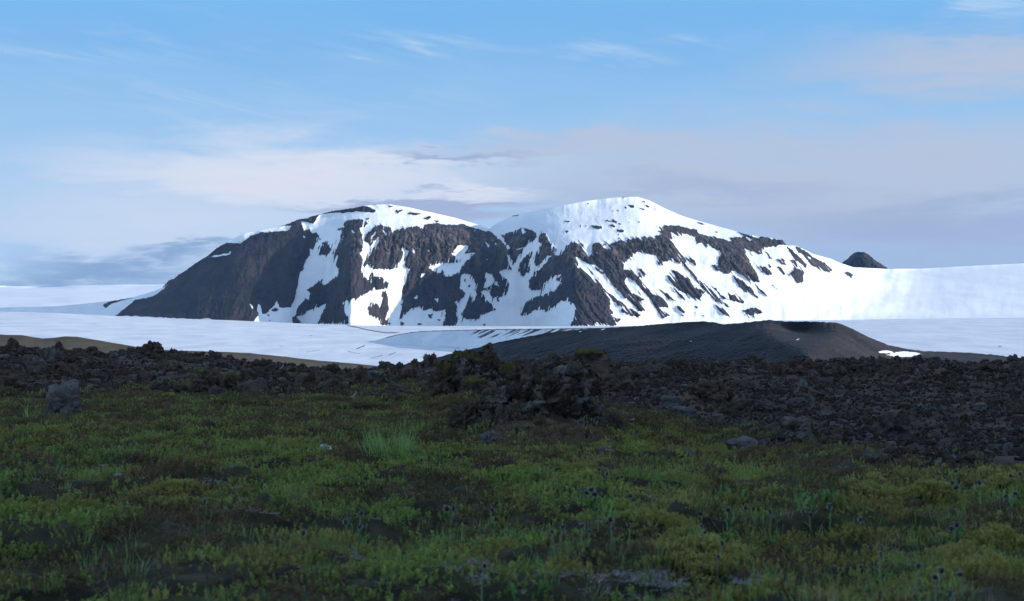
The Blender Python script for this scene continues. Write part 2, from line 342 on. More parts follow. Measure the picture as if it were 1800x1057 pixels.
paint('B', 1, '1355,168 1395,170 1378,182', '1510,195 1580,198 1597,222 1540,215', '1590,165 1660,160 1680,182 1630,178', '1630,190 1670,190 1665,214 1640,205', '1680,218 1727,227 1712,242 1680,234', '1450,197 1460,195 1456,210', '1480,197 1494,195 1490,210', '1362,230 1388,228 1370,245', '1490,62 1518,62 1500,70', '1635,80 1650,82 1642,90', '1650,104 1664,104 1656,112', '1680,100 1690,104 1684,112', '1745,70 1765,72 1785,85 1770,92 1755,82', '1720,80 1740,84 1730,95', '1695,15 1755,14 1740,24 1720,22', '1680,250 1695,250 1688,258', '1680,270 1695,270 1688,280', '1550,155 1560,158 1552,164')
# --- right flank
paint('C', 1, '0,310 30,288 60,292 120,278 190,263 215,268 290,248 265,232 285,228 245,197 300,210 300,195 400,198 470,218 500,222 520,248 600,263 700,290 715,292 700,270 790,263 825,290 870,280 900,260 930,264 960,282 975,275 990,285 1030,282 1045,302 1045,318 1000,315 980,325 910,330 905,370 880,372 830,350 790,335 812,390 830,430 860,470 888,542 840,540 780,500 715,470 700,495 620,470 585,440 632,437 630,400 650,370 620,340 560,310 545,320 500,310 495,270 430,245 405,268 340,238 360,290 375,330 400,370 440,390 490,405 498,442 440,410 425,425 402,372 405,425 330,412 300,420 290,447 260,430 255,380 200,370 150,357 125,370 110,365 110,382 70,410 60,440 40,470 0,492',
 '0,490 60,463 110,470 150,520 180,570 230,610 300,640 330,690 270,697 345,742 290,768 250,700 220,640 160,580 120,530 80,508 60,532 100,600 150,625 182,652 150,662 190,712 150,722 100,660 50,630 40,600 0,560',
 '145,462 165,458 192,490 188,515 150,510', '318,500 345,505 390,540 345,463 380,475 450,520 490,570 555,602 520,642 450,622 390,592 345,550', '415,432 470,470 520,530 560,560 620,620 712,695 680,692 620,660 560,602 500,542 460,492', '328,563 370,580 437,650 390,632', '258,573 300,600 385,662 330,642', '380,683 400,690 434,722 425,737 390,705', '588,560 620,578 650,620 702,650 660,642', '692,600 725,620 740,608 795,662 780,672 700,650', '720,498 760,520 780,530 830,580 885,645 820,612 760,572', '608,678 660,700 715,758 640,722', '848,545 900,590 945,638 890,602', '778,715 800,712 830,695 870,700 902,727 870,740 820,744',
 '880,438 900,450 930,450 962,492 930,502 900,475', '928,418 962,452 945,458', '910,350 940,370 968,405 940,395', '985,400 1010,402 1052,440 1010,430', '1000,440 1045,490 1030,502 990,450', '1040,385 1070,405 1100,410 1120,460 1155,480 1142,545 1110,545 1058,490 1095,470 1085,430', '1040,318 1075,340 1110,372 1172,440 1170,457 1110,410 1060,345', '1100,318 1160,350 1210,390 1290,430 1338,478 1280,478 1200,440 1165,400 1110,350', '1400,478 1440,485 1458,500 1435,514 1410,497', '1388,497 1405,498 1396,506',
 '725,222 800,245 870,275 865,290 790,262', '490,173 540,185 567,198 520,188', '610,232 638,238 625,246', '680,262 720,275 705,270', '0,645 40,668 55,690 20,682', '60,685 110,710 165,745 120,748 70,712', '0,755 38,770 10,795', '40,705 75,720 50,728', '160,770 188,785 170,782', '480,680 515,692 500,700', '475,712 500,730 490,732', '510,725 560,755 590,768 540,750', '400,735 430,745 415,752', '440,652 468,662 450,664', '940,540 970,560 1010,600 980,580')
paint('C', 0, '1065,310 1100,318 1112,330 1075,322', '1120,360 1150,375 1190,430 1160,425', '1170,382 1200,390 1195,402', '385,365 405,375 412,412 395,410', '500,312 545,298 600,330 640,355 650,392 560,340')
paint('C', 1, '0,98 25,105 20,110', '30,22 60,15 90,20 60,28', '130,14 150,16 140,22', '160,48 200,52 185,62', '180,68 220,82 205,90', '55,78 80,86 70,96', '80,70 125,75 115,90', '130,78 190,98 180,104', '225,88 262,96 250,102', '0,165 18,170 10,180', '15,180 45,185 30,192', '0,190 15,200 8,212', '15,218 62,228 45,242 15,236', '85,173 98,178 90,184', '140,168 165,178 150,180', '20,285 55,290 30,298', '210,160 220,163 212,168')
m1 = blur(blur(mask, 1, 0), 1, 1)                    # soft field: its middle is the edge
m2 = blur(blur(mask, 14, 0), 14, 1)
def sample(m, x, y):
    fx = np.clip((x - PX0) * RES, 0, m.shape[1] - 1.01); fy = np.clip((y - PY0) * RES, 0, m.shape[0] - 1.01)
    i = fx.astype(int); j = fy.astype(int); a = fx - i; b = fy - j
    v = (m[j, i] * (1 - a) + m[j, i + 1] * a) * (1 - b) + (m[j + 1, i] * (1 - a) + m[j + 1, i + 1] * a) * b
    return np.where((x < PX0) | (x > PX0 + 1555) | (y < PY0) | (y > PY0 + 268), 0, v)
def curve(s):
    p = np.array([float(q) for q in s.replace(' ', ',').split(',')]).reshape(-1, 2); return p[:, 0], p[:, 1]

# ------------------------------------------------------------------ the snowy mountain
def build_mountain():
    xs = np.concatenate([np.arange(-300, 150, 3.0), np.arange(150, 1480, 1.0), np.arange(1480, 2101, 3.0)])
    sky = np.interp(xs, *curve('-300,545 0,541 100,538.5 160,533 205,528 230,524 250,518 270,512 285,506 300,490 320,480 345,462 365,450 380,437 400,425 430,410 470,403 500,396 520,387 550,380 580,372 620,366 640,362 655,360 685,359.5 720,365 760,374 800,383 840,395 860,403 868,396 880,389 900,380 940,371 990,361 1040,352 1080,347.5 1120,346 1140,352 1170,367 1200,380 1240,392 1280,403 1310,412 1335,416 1345,417 1375,422 1383,432 1400,432 1430,447 1460,455 1475,462 1500,470 1560,473 1620,472.5 1700,468 1800,463 1900,459 2100,455'))
    base = np.interp(xs, *curve('-300,555 0,556 205,560 260,563 350,567 440,572 520,576 600,578 700,580 870,581 1000,581 1200,580 1300,577 1400,572 1500,567 1700,566 2100,566'))
    cols = [(-300, 2600, 2640, 2680, 2740, 2800), (0, 1250, 1280, 1310, 1340, 1380), (120, 620, 650, 680, 710, 740), (200, 110, 190, 270, 330, 400), (300, 10, 90, 180, 280, 400), (420, -60, 50, 165, 290, 430), (480, -20, 90, 195, 310, 450), (535, 150, 250, 340, 390, 480), (570, 130, 220, 310, 380, 540),
            (618, -130, -60, 60, 230, 510), (655, 10, 90, 190, 320, 540), (700, 110, 190, 265, 345, 560), (780, 230, 300, 350, 390, 620), (850, 320, 390, 440, 480, 690), (900, 290, 360, 410, 450, 690), (945, 170, 230, 300, 390, 640), (985, -70, 10, 130, 320, 560), (1010, -170, -60, 90, 310, 560),
            (1060, -130, 5, 145, 330, 590), (1120, -60, 65, 185, 350, 640), (1200, 30, 135, 235, 370, 690), (1300, 130, 225, 315, 430, 700), (1400, 260, 350, 430, 520, 700), (1480, 380, 500, 640, 800, 1100), (1600, 480, 700, 1000, 1400, 1900), (1800, 520, 800, 1130, 1560, 2060), (2100, 620, 960, 1330, 1780, 2300)]
    cx = np.array([c[0] for c in cols]); cv = np.array([c[1:] for c in cols], float)
    NR = 240; t = np.linspace(0, 1, NR) ** .97
    lev = np.stack([np.interp(xs, cx, cv[:, k]) for k in range(5)], 0)
    u = np.arange(-300, 2101, 1.0); q = np.interp(np.arange(len(u)), np.arange(len(u)), u)
    lv = np.stack([np.interp(u, cx, cv[:, k]) for k in range(5)], 0); wide = blur(blur(lv, 28, 1), 14, 1); lv = np.concatenate([blur(lv[:3], 9, 1), blur(blur(lv[3:], 26, 1), 14, 1)], 0)
    wgt = blur(smooth(500, 560, u) * smooth(1090, 1040, u), 12, 0)[None]; lv = lv * wgt + wide * (1 - wgt)
    lev = np.stack([np.interp(xs, u, lv[k]) for k in range(5)], 0)
    tq = np.clip(t * 4, 0, 3.9999); ti = tq.astype(int); tf = tq - ti; xx = xs[None] + (38 * smooth(.35, 1, t))[:, None] * np.exp(-((xs - 975) / 110) ** 2)[None] + fbm(xs[None] / 34 + 0 * t[:, None], t[:, None] * 4.5 + 0 * xs[None], 4, 66, .55) * 15 * smooth(300, 480, xs)[None]
    D = np.stack([np.interp(xx[r], xs, lev[ti[r]] * (1 - tf[r]) + lev[ti[r] + 1] * tf[r]) for r in range(NR)], 0)
    D = blur(D, 14, 0)
    us = np.arange(-300, 2101, 1.0); sks = np.interp(xs, us, blur(np.interp(us, xs, sky), 30, 0)); base = np.interp(xs, us, blur(np.interp(us, xs, base), 30, 0))
    X = np.repeat(xs[None], NR, 0); Y = base[None] + (sks - base)[None] * t[:, None] + (sky - sks)[None] * t[:, None] ** 9
    wx = fbm(X / 9, Y / 9, 5, 5, .75) * 3.4; wy = fbm(X / 9, Y / 9, 5, 9, .75) * 3.4
    soft = sample(m2, X, Y); along = np.where(X > 1010, X - .78 * (Y - 450), X + .22 * (Y - 450))
    st = fbm(along / 3.2, Y / 34, 4, 57, .6) + .5 * fbm(along / 9, Y / 60, 3, 58)
    r = np.clip(sample(m1, X + wx, Y + wy) + st * 2.2 * np.clip(4 * soft * (1 - soft) - .06, 0, 1) * smooth(480, 560, X) * smooth(1.0, .82, t)[:, None], 0, 1); r0 = blur(blur(r, 2, 0), 2, 1)
    # relief: gullies and ribs on rock, gentle swells on snow; sharp snow cornice above the cliffs
    slope = (X - 1000) / 400
    run = np.where(X > 1010, X + .0 - .75 * (Y - 450), X + .25 * (Y - 450))     # fall line of the streaks
    gul = fbm(run / 16, Y / 60, 5, 21, ridge=True)
    fine = fbm(X / 5, Y / 7, 4, 33)
    calm = smooth(560, 500, X)
    gul = gul * (1 - .65 * calm) + fbm(run / 40, Y / 130, 4, 22) * .8; fine = fine * (1 - .6 * calm)
    D = D - r0 * (gul * 14 + fine * 9) - (1 - r0) * (fbm(X / 60, Y / 30, 3, 41) * 7 + fbm(X / 16, Y / 22, 4, 42) * 3.5) - r0 * 6
    cl = smooth(.35, .8, soft) * np.exp(-((Y - np.interp(X, [560, 700, 800, 900, 1000, 1100, 1200, 1300, 1400], [420, 425, 425, 430, 440, 440, 435, 445, 450])) / 34) ** 2) * smooth(570, 640, X)
    rib = fbm(X / 8 + fbm(X / 14, Y / 14, 3, 78) * 1.6, Y / 34, 5, 77, .6, ridge=True)
    D = D - cl * rib * 16 * r0
    # the east spur and the upper buttresses stand proud of the face
    Ysky = Y + r0 * fbm(X / 6, Y * 0 + 3, 3, 51) * 1.6 * smooth(.93, 1, t)[:, None]
    P = at(X, Ysky, 4000 + D)
    back = []
    for dd, dz in ((120, -6), (500, -60), (1500, -300)):
        q = at(X[-1], Ysky[-1], 4000 + D[-1]).copy(); q[:, 1] += dd; q[:, 2] += dz; back.append(q)
    front = P[0].copy(); front[:, 1] -= 60; front[:, 2] -= 45
    V = np.concatenate([front[None], P] + [b[None] for b in back], 0)
    pad = lambda a: np.concatenate([a[:1], a, a[-1:], a[-1:], a[-1:]], 0)
    lane = smooth(.05, .42, fbm(along / 2.0, Y / 26, 4, 59, .6)); dirt = lane * (.75 * smooth(1040, 1120, X) * smooth(1560, 1460, X) * smooth(1.0, .7, t)[:, None] + .5 * smooth(560, 640, X) * smooth(1040, 990, X) * smooth(.85, .4, t)[:, None])
    link('mountain', mesh('mountain', V, gridfaces(*V.shape[:2]), [M_MOUNT], dict(rock=pad(r), cliff=pad(cl), dirt=pad(dirt))), kind='structure',
         label='broad dark volcanic mountain streaked with snow under two white domes', category='mountain')
build_mountain()

def build_sheet(name, xs, rows, mat, label, cat, attrs=None, rough=None, skirt=True, kx=24, backdrop=((60, -12), (400, -140))):
    """a piece of hillside: rows is a list of (y pixel row, distance) arrays from its foot to its crest; seen surface in real depth"""
    xs = np.asarray(xs, float); kx = int(kx); ys = np.stack([np.broadcast_to(r[0], xs.shape) for r in rows]); ds = np.stack([np.broadcast_to(r[1], xs.shape) for r in rows]).astype(float)
    k = np.linspace(0, len(rows) - 1, ROWS); i = np.clip(k.astype(int), 0, len(rows) - 2); f = (k - i)[:, None]
    Y = ys[i] * (1 - f) + ys[i + 1] * f; D = ds[i] * (1 - f) + ds[i + 1] * f
    n = max(2, ROWS // (len(rows) * 3)); Y2 = blur(Y, n, 0); Y2[0], Y2[-1] = Y[0], Y[-1]; D = blur(D, n, 0)
    w = np.minimum(1, np.minimum(np.arange(ROWS), np.arange(ROWS)[::-1]) / n)[:, None]; Y = Y * (1 - w) + Y2 * w
    Yx = blur(Y, kx, 1); Y = Yx + (Y - Yx) * smooth(.75, 1, np.linspace(0, 1, ROWS))[:, None]; D = blur(D, kx, 1)
    X = np.repeat(xs[None], ROWS, 0)
    if rough is not None: D, Y = rough(X, Y, D, np.linspace(0, 1, ROWS)[:, None])
    P = at(X, Y, D); L = [P]
    if skirt: q = P[0].copy(); q[:, 2] -= .03 * D[0]; q[:, 1] -= .02 * D[0]; L = [q[None], P]
    for dd, dz in backdrop: q = P[-1].copy(); q[:, 1] += dd; q[:, 2] += dz; L.append(q[None])
    V = np.concatenate(L, 0); a = {}
    for nme, fn in (attrs or {}).items():
        A = fn(X, Y); A = np.concatenate(([A[:1]] if skirt else []) + [A] + [A[-1:]] * len(backdrop), 0); a[nme] = A
    return link(name, mesh(name, V, gridfaces(*V.shape[:2]), [mat], a), kind='structure', label=label, category=cat)

# far ice cap behind, on the left and on the right
ROWS = 60
build_sheet('ice_cap', np.arange(-500, 1000, 6), [(560, 5200), (np.interp(np.arange(-500, 1000, 6), *curve('-500,530 0,530 300,530 1000,540')), 6300), (np.interp(np.arange(-500, 1000, 6), *curve('-500,507 0,502.5 60,504 130,502 210,500.5 300,500 400,505 1000,540')), 8000)],
            M_CAP, 'distant white ice cap on the left horizon', 'ice cap', rough=lambda X, Y, D, t: (D + fbm(X / 160, Y / 14, 3, 3) * 160, Y), backdrop=((300, -30), (800, -300)))
# small dark peak on the snow to the right
ROWS = 70
xs = np.arange(1462, 1572, .8)
def rr(X, Y, D, t):
    g = fbm(X / 9, Y / 11, 5, 61, .6, ridge=True)
    return D - g * 40 * np.sin(np.pi * np.clip(t, 0, 1)) + np.abs(X - 1519) * 1.6 - fbm(X / 18, Y / 12, 4, 64) * 26, Y + fbm(X / 6, Y * 0, 4, 62, .65) * 2.6 * smooth(.85, 1, t)
build_sheet('rocky_peak', xs, [(489, 5800), (np.interp(xs, *curve('1440,489 1475,480 1500,462 1519,458 1540,466 1562,478 1600,489')), 5880), (np.interp(xs, *curve('1440,488 1472,469 1478,464 1490,455 1499,446 1507,443 1517,443 1526,447 1535,455 1550,465 1562,473 1600,488')), 5960)],
            material('dark_peak_rock', lambda t, b, p, o: (t.put(b.inputs['Base Color'], t.mix(t.ss(t.noise(p, .03, 6, .7), .35, .7), (.006, .006, .008, 1), (.034, .026, .025, 1))), bump(t, b, t.noise(p, .08, 5, .7), .9, 6.0))),
            'small dark cone peak standing on the snow right of the mountain', 'peak', rough=rr, kx=3, backdrop=((60, -20), (200, -90)))

# glacier plain
ROWS = 230
xs = np.arange(-500, 2301, 2.5)
edge = np.interp(xs, *curve('-500,545 0,548 100,550.5 200,555.5 300,560 400,563 520,568.5 610,571.5 700,573 870,573.5 1000,573.5 1200,573 1300,568 1350,563.5 1490,562.5 1600,560.5 1700,559.5 1800,558.5 2300,556'))
def glines(X, Y):
    a = np.zeros(X.shape)
    for x0, y0, x1, y1, w in ((628, 613, 640, 608, 2.2), (612, 618, 632, 622, 1.3), (684, 624, 694, 620, 1.5), (540, 619, 560, 616, 1.0), (652, 630, 672, 625, 1.3), (744, 626, 750, 621, 1.2), (738, 631, 744, 626, 1.2), (490, 608, 496, 609, 1.0), (545, 590, 548, 590, 1.2), (1756, 609, 1760, 609, 2.0), (1180, 640, 1181, 640, 1)):
        t = np.clip(((X - x0) * (x1 - x0) + (Y - y0) * (y1 - y0)) / ((x1 - x0) ** 2 + (y1 - y0) ** 2), 0, 1)
        a = np.maximum(a, np.exp(-(((X - x0 - t * (x1 - x0)) / (w * 1.6)) ** 2 + ((Y - y0 - t * (y1 - y0)) / (w * .55)) ** 2)) * .8)
    yl = np.interp(X, *curve('560,560 605,571.5 625,575 650,581 680,585.5 700,585 760,582'))
    return np.maximum(a, np.exp(-((Y - yl) / 1.2) ** 2) * smooth(600, 616, X) * smooth(720, 690, X) * .85)
zf = (CY - edge) / F * 3850; zn = -66.0
fr = np.linspace(0, 1, ROWS) ** 1.6; D = (1000 + 2850 * fr)[:, None] + 0 * xs[None]
Z = zn + (zf - zn)[None] * (smooth(0, 1, fr) * .35 + fr * .65)[:, None]
Xp = np.repeat(xs[None], ROWS, 0); Z = Z + (fbm(D / 130, (Xp - CX) * D / F / 260, 4, 15) * 2.4 * (1 - fr[:, None] ** 3) + fbm(D / 9, (Xp - CX) * D / F / 24, 3, 18) * .35 * (1 - fr[:, None] ** 2))
P = np.stack([(Xp - CX) / F * D, D, Z], -1); Ypix = CY - Z / D * F
bk = [P[-1] + [0, 60, -6], P[-1] + [0, 500, -60]]
V = np.concatenate([P] + [b[None] for b in bk]); A = glines(Xp, Ypix); A = np.concatenate([A, A[-1:] * 0, A[-1:] * 0])
link('glacier', mesh('glacier', V, gridfaces(*V.shape[:2]), [M_GLAC], dict(dirt=A)), kind='structure', label='wide flat snow covered glacier below the mountain', category='glacier')

# snow bank with a thin dark moraine crest, left of the dark hill
ROWS = 70
xs = np.arange(640, 1300, 1.5)
top = np.interp(xs, *curve('640,604 660,599 680,593 700,588 720,584.5 740,582.5 760,581.5 800,580.5 870,579 950,578 1000,577.5 1080,576 1150,572.5 1300,570'))
bot = np.interp(xs, *curve('640,606 690,606 760,606 800,612 860,622 1000,622 1300,622'))
def bank(X, Y):
    tp = np.interp(X[0], xs, top)[None]
    crest = np.exp(-((Y - tp - 0.3) / 1.3) ** 2) * .9 * smooth(650, 690, X)
    st = smooth(.52, .68, fbm((X + (Y - 580) * 2.3) / 9, Y / 30, 4, 23) * .9 + .5) * smooth(800, 850, X) * smooth(tp + 30, tp + 3, Y)
    return np.maximum(crest, st * .9)
build_sheet('snow_bank', xs, [(bot, np.interp(xs, [640, 900, 1300], [2300, 1800, 1560])), (top, np.interp(xs, [640, 900, 1300], [2420, 1900, 1620]))], M_GLAC,
            'shaded snow bank with a thin dark crest in front of the mountain', 'snow bank', attrs=dict(dirt=bank), rough=lambda X, Y, D, t: (D + fbm(X / 40, Y / 9, 4, 25) * 14, Y + fbm(X / 8, Y * 0, 3, 26) * .8 * smooth(.8, 1, t)), backdrop=((30, -4), (150, -22)))

# dark ash hill
ROWS = 150
xs = np.arange(640, 2250, 1.5)
top = np.interp(xs, *curve('640,655 690,647 740,636 770,628 800,620 840,611 870,603 920,593 960,586 1000,581 1040,577.5 1100,574.5 1150,570.5 1200,566.5 1235,565 1255,566.5 1272,570.5 1300,568 1350,562.5 1380,565 1430,565.5 1468,567 1480,570 1500,579 1530,594 1560,606 1590,613 1620,617 1700,620 1750,624 1800,630 1900,637 2250,642'))
top = top + fbm(xs / 9, xs * 0, 4, 31) * 1.5
crest = np.interp(xs, [640, 740, 900, 1100, 1300, 1440, 1500, 1560, 1640, 2250], [1560, 1530, 1460, 1350, 1230, 1150, 1180, 1260, 1400, 1550])
foot = np.interp(xs, [640, 900, 1200, 1420, 1500, 1560, 1800, 2250], [1400, 1240, 1000, 820, 850, 960, 1080, 1100])
def hr(X, Y, D, t):
    e = np.sin(np.pi * np.clip(t, 0, 1)) ** .6
    sp = 70 * np.exp(-((X - 1330 - (Y - 570) * 1.6) / 42) ** 2) + 50 * np.exp(-((X - 1480 + (Y - 570) * 1.2) / 40) ** 2) + 30 * np.exp(-((X - 1090) / 70) ** 2)
    cup = 80 * np.exp(-((X - 1410) / 55) ** 2 - ((Y - 582) / 13) ** 2)
    return D - e * (sp - cup + fbm((X + 2 * (Y - 600)) / 60, Y / 16, 5, 35) * 8 + fbm((X + 2.5 * (Y - 600)) / 14, Y / 9, 5, 36, .6) * 6 + fbm(X / 5, Y / 3.5, 4, 37, .6) * 6), Y
def hs(X, Y):
    a = np.exp(-(((X - 1590 + (Y - 622) * .8) / 34) ** 2 + ((Y - 623) / 5.5) ** 2) ** 1.2) * .95
    a = np.maximum(a, np.exp(-(((X - 1558) / 20) ** 2 + ((Y - 619) / 3.5) ** 2)) * .8)
    for x, y, w in ((1402, 597, 3), (1628, 640, 2), (1020, 583, 3), (1060, 579, 3), (1215, 600, 1.5)): a = np.maximum(a, np.exp(-(((X - x - (y - Y) * 2) / w) ** 2 + ((Y - y) / 1.6) ** 2)) * .8)
    return a
build_sheet('dark_hill', xs, [(np.interp(xs, [640, 800, 2250], [668, 672, 672]), foot), (672 * .45 + top * .55, foot * .5 + crest * .5), (top, crest)], M_HILL, 'low dark ash hill in front of the snow, right of centre', 'hill', attrs=dict(snow=hs), rough=hr, backdrop=((40, -14), (200, -70)))

# brown sandy mound on the left and its low tongue running right
ROWS = 60
xs = np.arange(-500, 760, 2.0)
top = np.interp(xs, *curve('-500,585 0,588 40,589.5 60,593 75,595 95,594 115,591.5 135,592 165,597 200,603 230,608 250,612 300,616 400,619 440,621 500,627 560,634 620,639 660,643 700,650 760,665'))
build_sheet('brown_mound', xs, [(690, 330), (top * .5 + 345, 420), (top, 520)], M_MOUND, 'smooth brown sandy rise beyond the lava on the left', 'hill', rough=lambda X, Y, D, t: (D + fbm(X / 70, Y / 12, 3, 45) * 22 * np.sin(np.pi * t), Y + fbm(X / 30, Y * 0, 3, 46) * .6 * smooth(.8, 1, t)), backdrop=((15, -3), (120, -30)))

# ------------------------------------------------------------------ the blue air between here and the mountain
def build_haze():
    x0, x1, y0, y1, z0, z1 = -4500, 5500, -700, 9300, -1000, 330
    V = [(x, y, z) for z in (z0, z1) for y in (y0, y1) for x in (x0, x1)]
    m = bpy.data.materials.new('haze_air'); m.use_nodes = True; t = NT(m.node_tree); t.n.clear()
    v = t.node('ShaderNodeVolumePrincipled'); v.inputs['Color'].default_value = (.30, .56, 1, 1); v.inputs['Density'].default_value = 1.45e-5
    v.inputs['Anisotropy'].default_value = 0.0
    t.l.new(v.outputs[0], t.node('ShaderNodeOutputMaterial').inputs['Volume'])
    link('haze', mesh('haze', V, [(0, 2, 3, 1), (4, 5, 7, 6), (0, 1, 5, 4), (2, 6, 7, 3), (0, 4, 6, 2), (1, 3, 7, 5)], [m], smoothed=False), kind='stuff', label='pale blue air in front of the far mountain', category='haze')
build_haze()

# ------------------------------------------------------------------ foreground: tundra and lava field, one sheet
XP = lambda s: curve(s)
def row(s, px): return np.interp(px, *curve(s))
SKYROW = '-900,606 -500,606 0,617 60,619 200,622 270,620 330,628 420,638 500,645 560,651 620,658 680,650 740,642 800,640 900,640 1000,635 1080,641 1200,645 1300,646 1400,648 1500,646 1560,642 1620,645 1700,653 1800,647 2700,645'
VEGROW = '-900,748 0,752 200,752 400,764 600,768 700,762 800,758 870,782 1000,790 1060,775 1110,757 1200,748 1300,778 1350,797 1450,803 1600,818 1700,830 1800,836 2700,870'
ZA = ([1, 2, 4.6, 6.3, 9.2, 14, 17, 25, 38, 60, 70, 80, 100, 150, 300, 950], [-.84, -.88, -.972, -1.06, -1.22, -1.52, -1.71, -2.12, -2.66, -3.18, -3.4, -3.9, -5.4, -9, -18, -62])
ZB = ([1, 2, 4.6, 6.3, 9.2, 14, 17, 24, 30, 36, 45, 55, 62, 80, 100, 150, 300, 950], [-.84, -.88, -.972, -1.06, -1.22, -1.54, -1.84, -2.48, -2.90, -3.05, -2.85, -2.52, -2.75, -4.4, -6, -9, -18, -62])
def ground_base(px, D):
    w = smooth(1050, 1260, px); sk = row(SKYROW, px)
    za = np.interp(np.log(D), np.log(ZA[0]), ZA[1]) + smooth(26, 60, D) * smooth(130, 80, D) * (648 - sk) / F * np.minimum(D, 70)
    zb = np.interp(np.log(D), np.log(ZB[0]), ZB[1]) + smooth(36, 54, D) * smooth(100, 65, D) * (643 - sk) / F * 55
    return za * (1 - w) + zb * w
def vegetation(px, D, z):
    y = CY - z / D * F; yv = row(VEGROW, px); X = (px - CX) / F * D
    return smooth(yv - 24, yv + 24, y + fbm(X / 1.0, D / 2.2, 5, 101, .65) * 56)
def terraces(X, D):
    q = fbm(X / 3.4, D / 1.9, 4, 211, .5) * 4.2 - D / 3.1; f = q - np.floor(q)      # frost hummocks: flat tops, short steep fronts
    return (np.floor(q) + smooth(0, .22, f) - q) * -.15, smooth(.0, .06, f) * smooth(.34, .2, f)
def ground_all(px, D):
    X = (px - CX) / F * D; z0 = ground_base(px, D); veg = vegetation(px, D, z0)
    near = smooth(1.5, 5, D)
    hum = fbm(X / 1.3, D / 1.0, 4, 201, .5) * .30 + fbm(X / .35, D / .35, 2, 207) * .025
    ter, rise = terraces(X, D)
    d1, c1 = worley(X / 1.3 + fbm(X / .6, D / .6, 2, 5) * .5, D / 1.7, 301); d2, c2 = worley(X / .45, D / .5, 302)
    far = np.clip(D / 45, .35, 1.2)
    lava = (fbm(X / 3.2, D / 3.6, 5, 220, .55) * (.42 - .16 * smooth(900, 600, px)) + (c1 - .5) * .24 * smooth(.75, .35, d1) + (c2 - .5) * .10 * smooth(.7, .3, d2)) * far
    lava = lava + fbm(X / 8, D / 6.5, 4, 226, .5) * .55 * smooth(1050, 1250, px) * smooth(18, 26, D) * smooth(54, 46, D)
    lava = lava * smooth(140, 80, D)
    md = np.exp(-((px - 935) / 120) ** 2 - ((D - 21.5) / 2.6) ** 2) * .30 + np.exp(-((px - 830) / 75) ** 2 - ((D - 33) / 4.5) ** 2) * .35 + np.exp(-((px - 1060) / 40) ** 2 - ((D - 23) / 2.5) ** 2) * .15
    veg = veg * (1 - smooth(.08, .22, md * (1 + .6 * fbm(X / .6, D / .6, 3, 252))))
    z0 = z0 + md * (1 + .5 * fbm(X / .5, D / .5, 4, 251)); lava = lava * (1 + md * .2)
    big = fbm(X / 60, D / 60, 4, 231) * smooth(90, 300, D) * 4
    z = z0 + near * (veg * (hum + ter - .06) + (1 - veg) * lava) + big
    return X, z, veg
def drop(px, D):
    """point on the ground on a given bearing at a given distance"""
    a, b = np.atleast_1d(np.asarray(px, float)), np.atleast_1d(np.asarray(D, float)); X, z, v = ground_all(a, b)
    return Vector((float(X[0]), float(b[0]), float(z[0])))
def where(px, py, lo=3.2, hi=80):
    """nearest ground point seen along a bearing at that height in the view"""
    Ds = np.exp(np.linspace(math.log(lo), math.log(hi), 900)); X, z, v = ground_all(np.full(900, float(px)), Ds)
    y = CY - z / Ds * F; k = np.argmax(y <= py) if (y <= py).any() else int(np.argmin(np.abs(y - py)))
    return Vector((float(X[k]), float(Ds[k]), float(z[k])))
def build_ground():
    xs = np.concatenate([np.linspace(-12000, -906, 90), np.arange(-900, 2701, 3.0), np.linspace(2706, 13800, 90)]); Dn = np.exp(np.linspace(math.log(1.2), math.log(92), 560)); Df = np.exp(np.linspace(math.log(95), math.log(950), 40))
    Ds = np.concatenate([Dn, Df]); X0, D = np.meshgrid(xs, Ds); X, z, veg = ground_all(X0, D); y = CY - z / D * F
    moss = .16 + .44 * smooth(1000, 700, X0) * smooth(632, 690, y) + .42 * np.exp(-((X0 - 1120) / 90) ** 2 - ((y - 735) / 30) ** 2) + .12 * np.exp(-((X0 - 1600) / 300) ** 2 - ((y - 665) / 18) ** 2)
    V = np.stack([X, D, z], -1)
    link('lava_field', mesh('lava_field', V, gridfaces(*V.shape[:2])[:, ::-1], [M_GROUND], dict(veg=veg, moss=moss)), kind='structure', label='dark lava ground with heath in front', category='ground')
    # unseen ridge added on the sun side to shade the near ground
    u = np.linspace(-1, 1, 90); v = np.linspace(-170, 150, 160); U, Y = np.meshgrid(u, v)
    end = smooth(-170, -110, Y) * smooth(150, 78, Y); h = 36 * end * np.cos(np.clip(U, -1, 1) * np.pi / 2) ** 1.3
    Xr = 86 + U * 46 + (Y > 40) * (Y - 40) * .28; Z = -9 + h + fbm(Xr / 18, Y / 18, 5, 88) * 4 * end
    V = np.stack([Xr, Y, Z], -1)
    link('added_shade_ridge', mesh('added_shade_ridge', V, gridfaces(*V.shape[:2]), [M_GROUND], dict(veg=Z * 0, moss=Z * 0 + .3)), kind='structure', label='unseen ridge added to shade the near ground', category='hill')
build_ground()

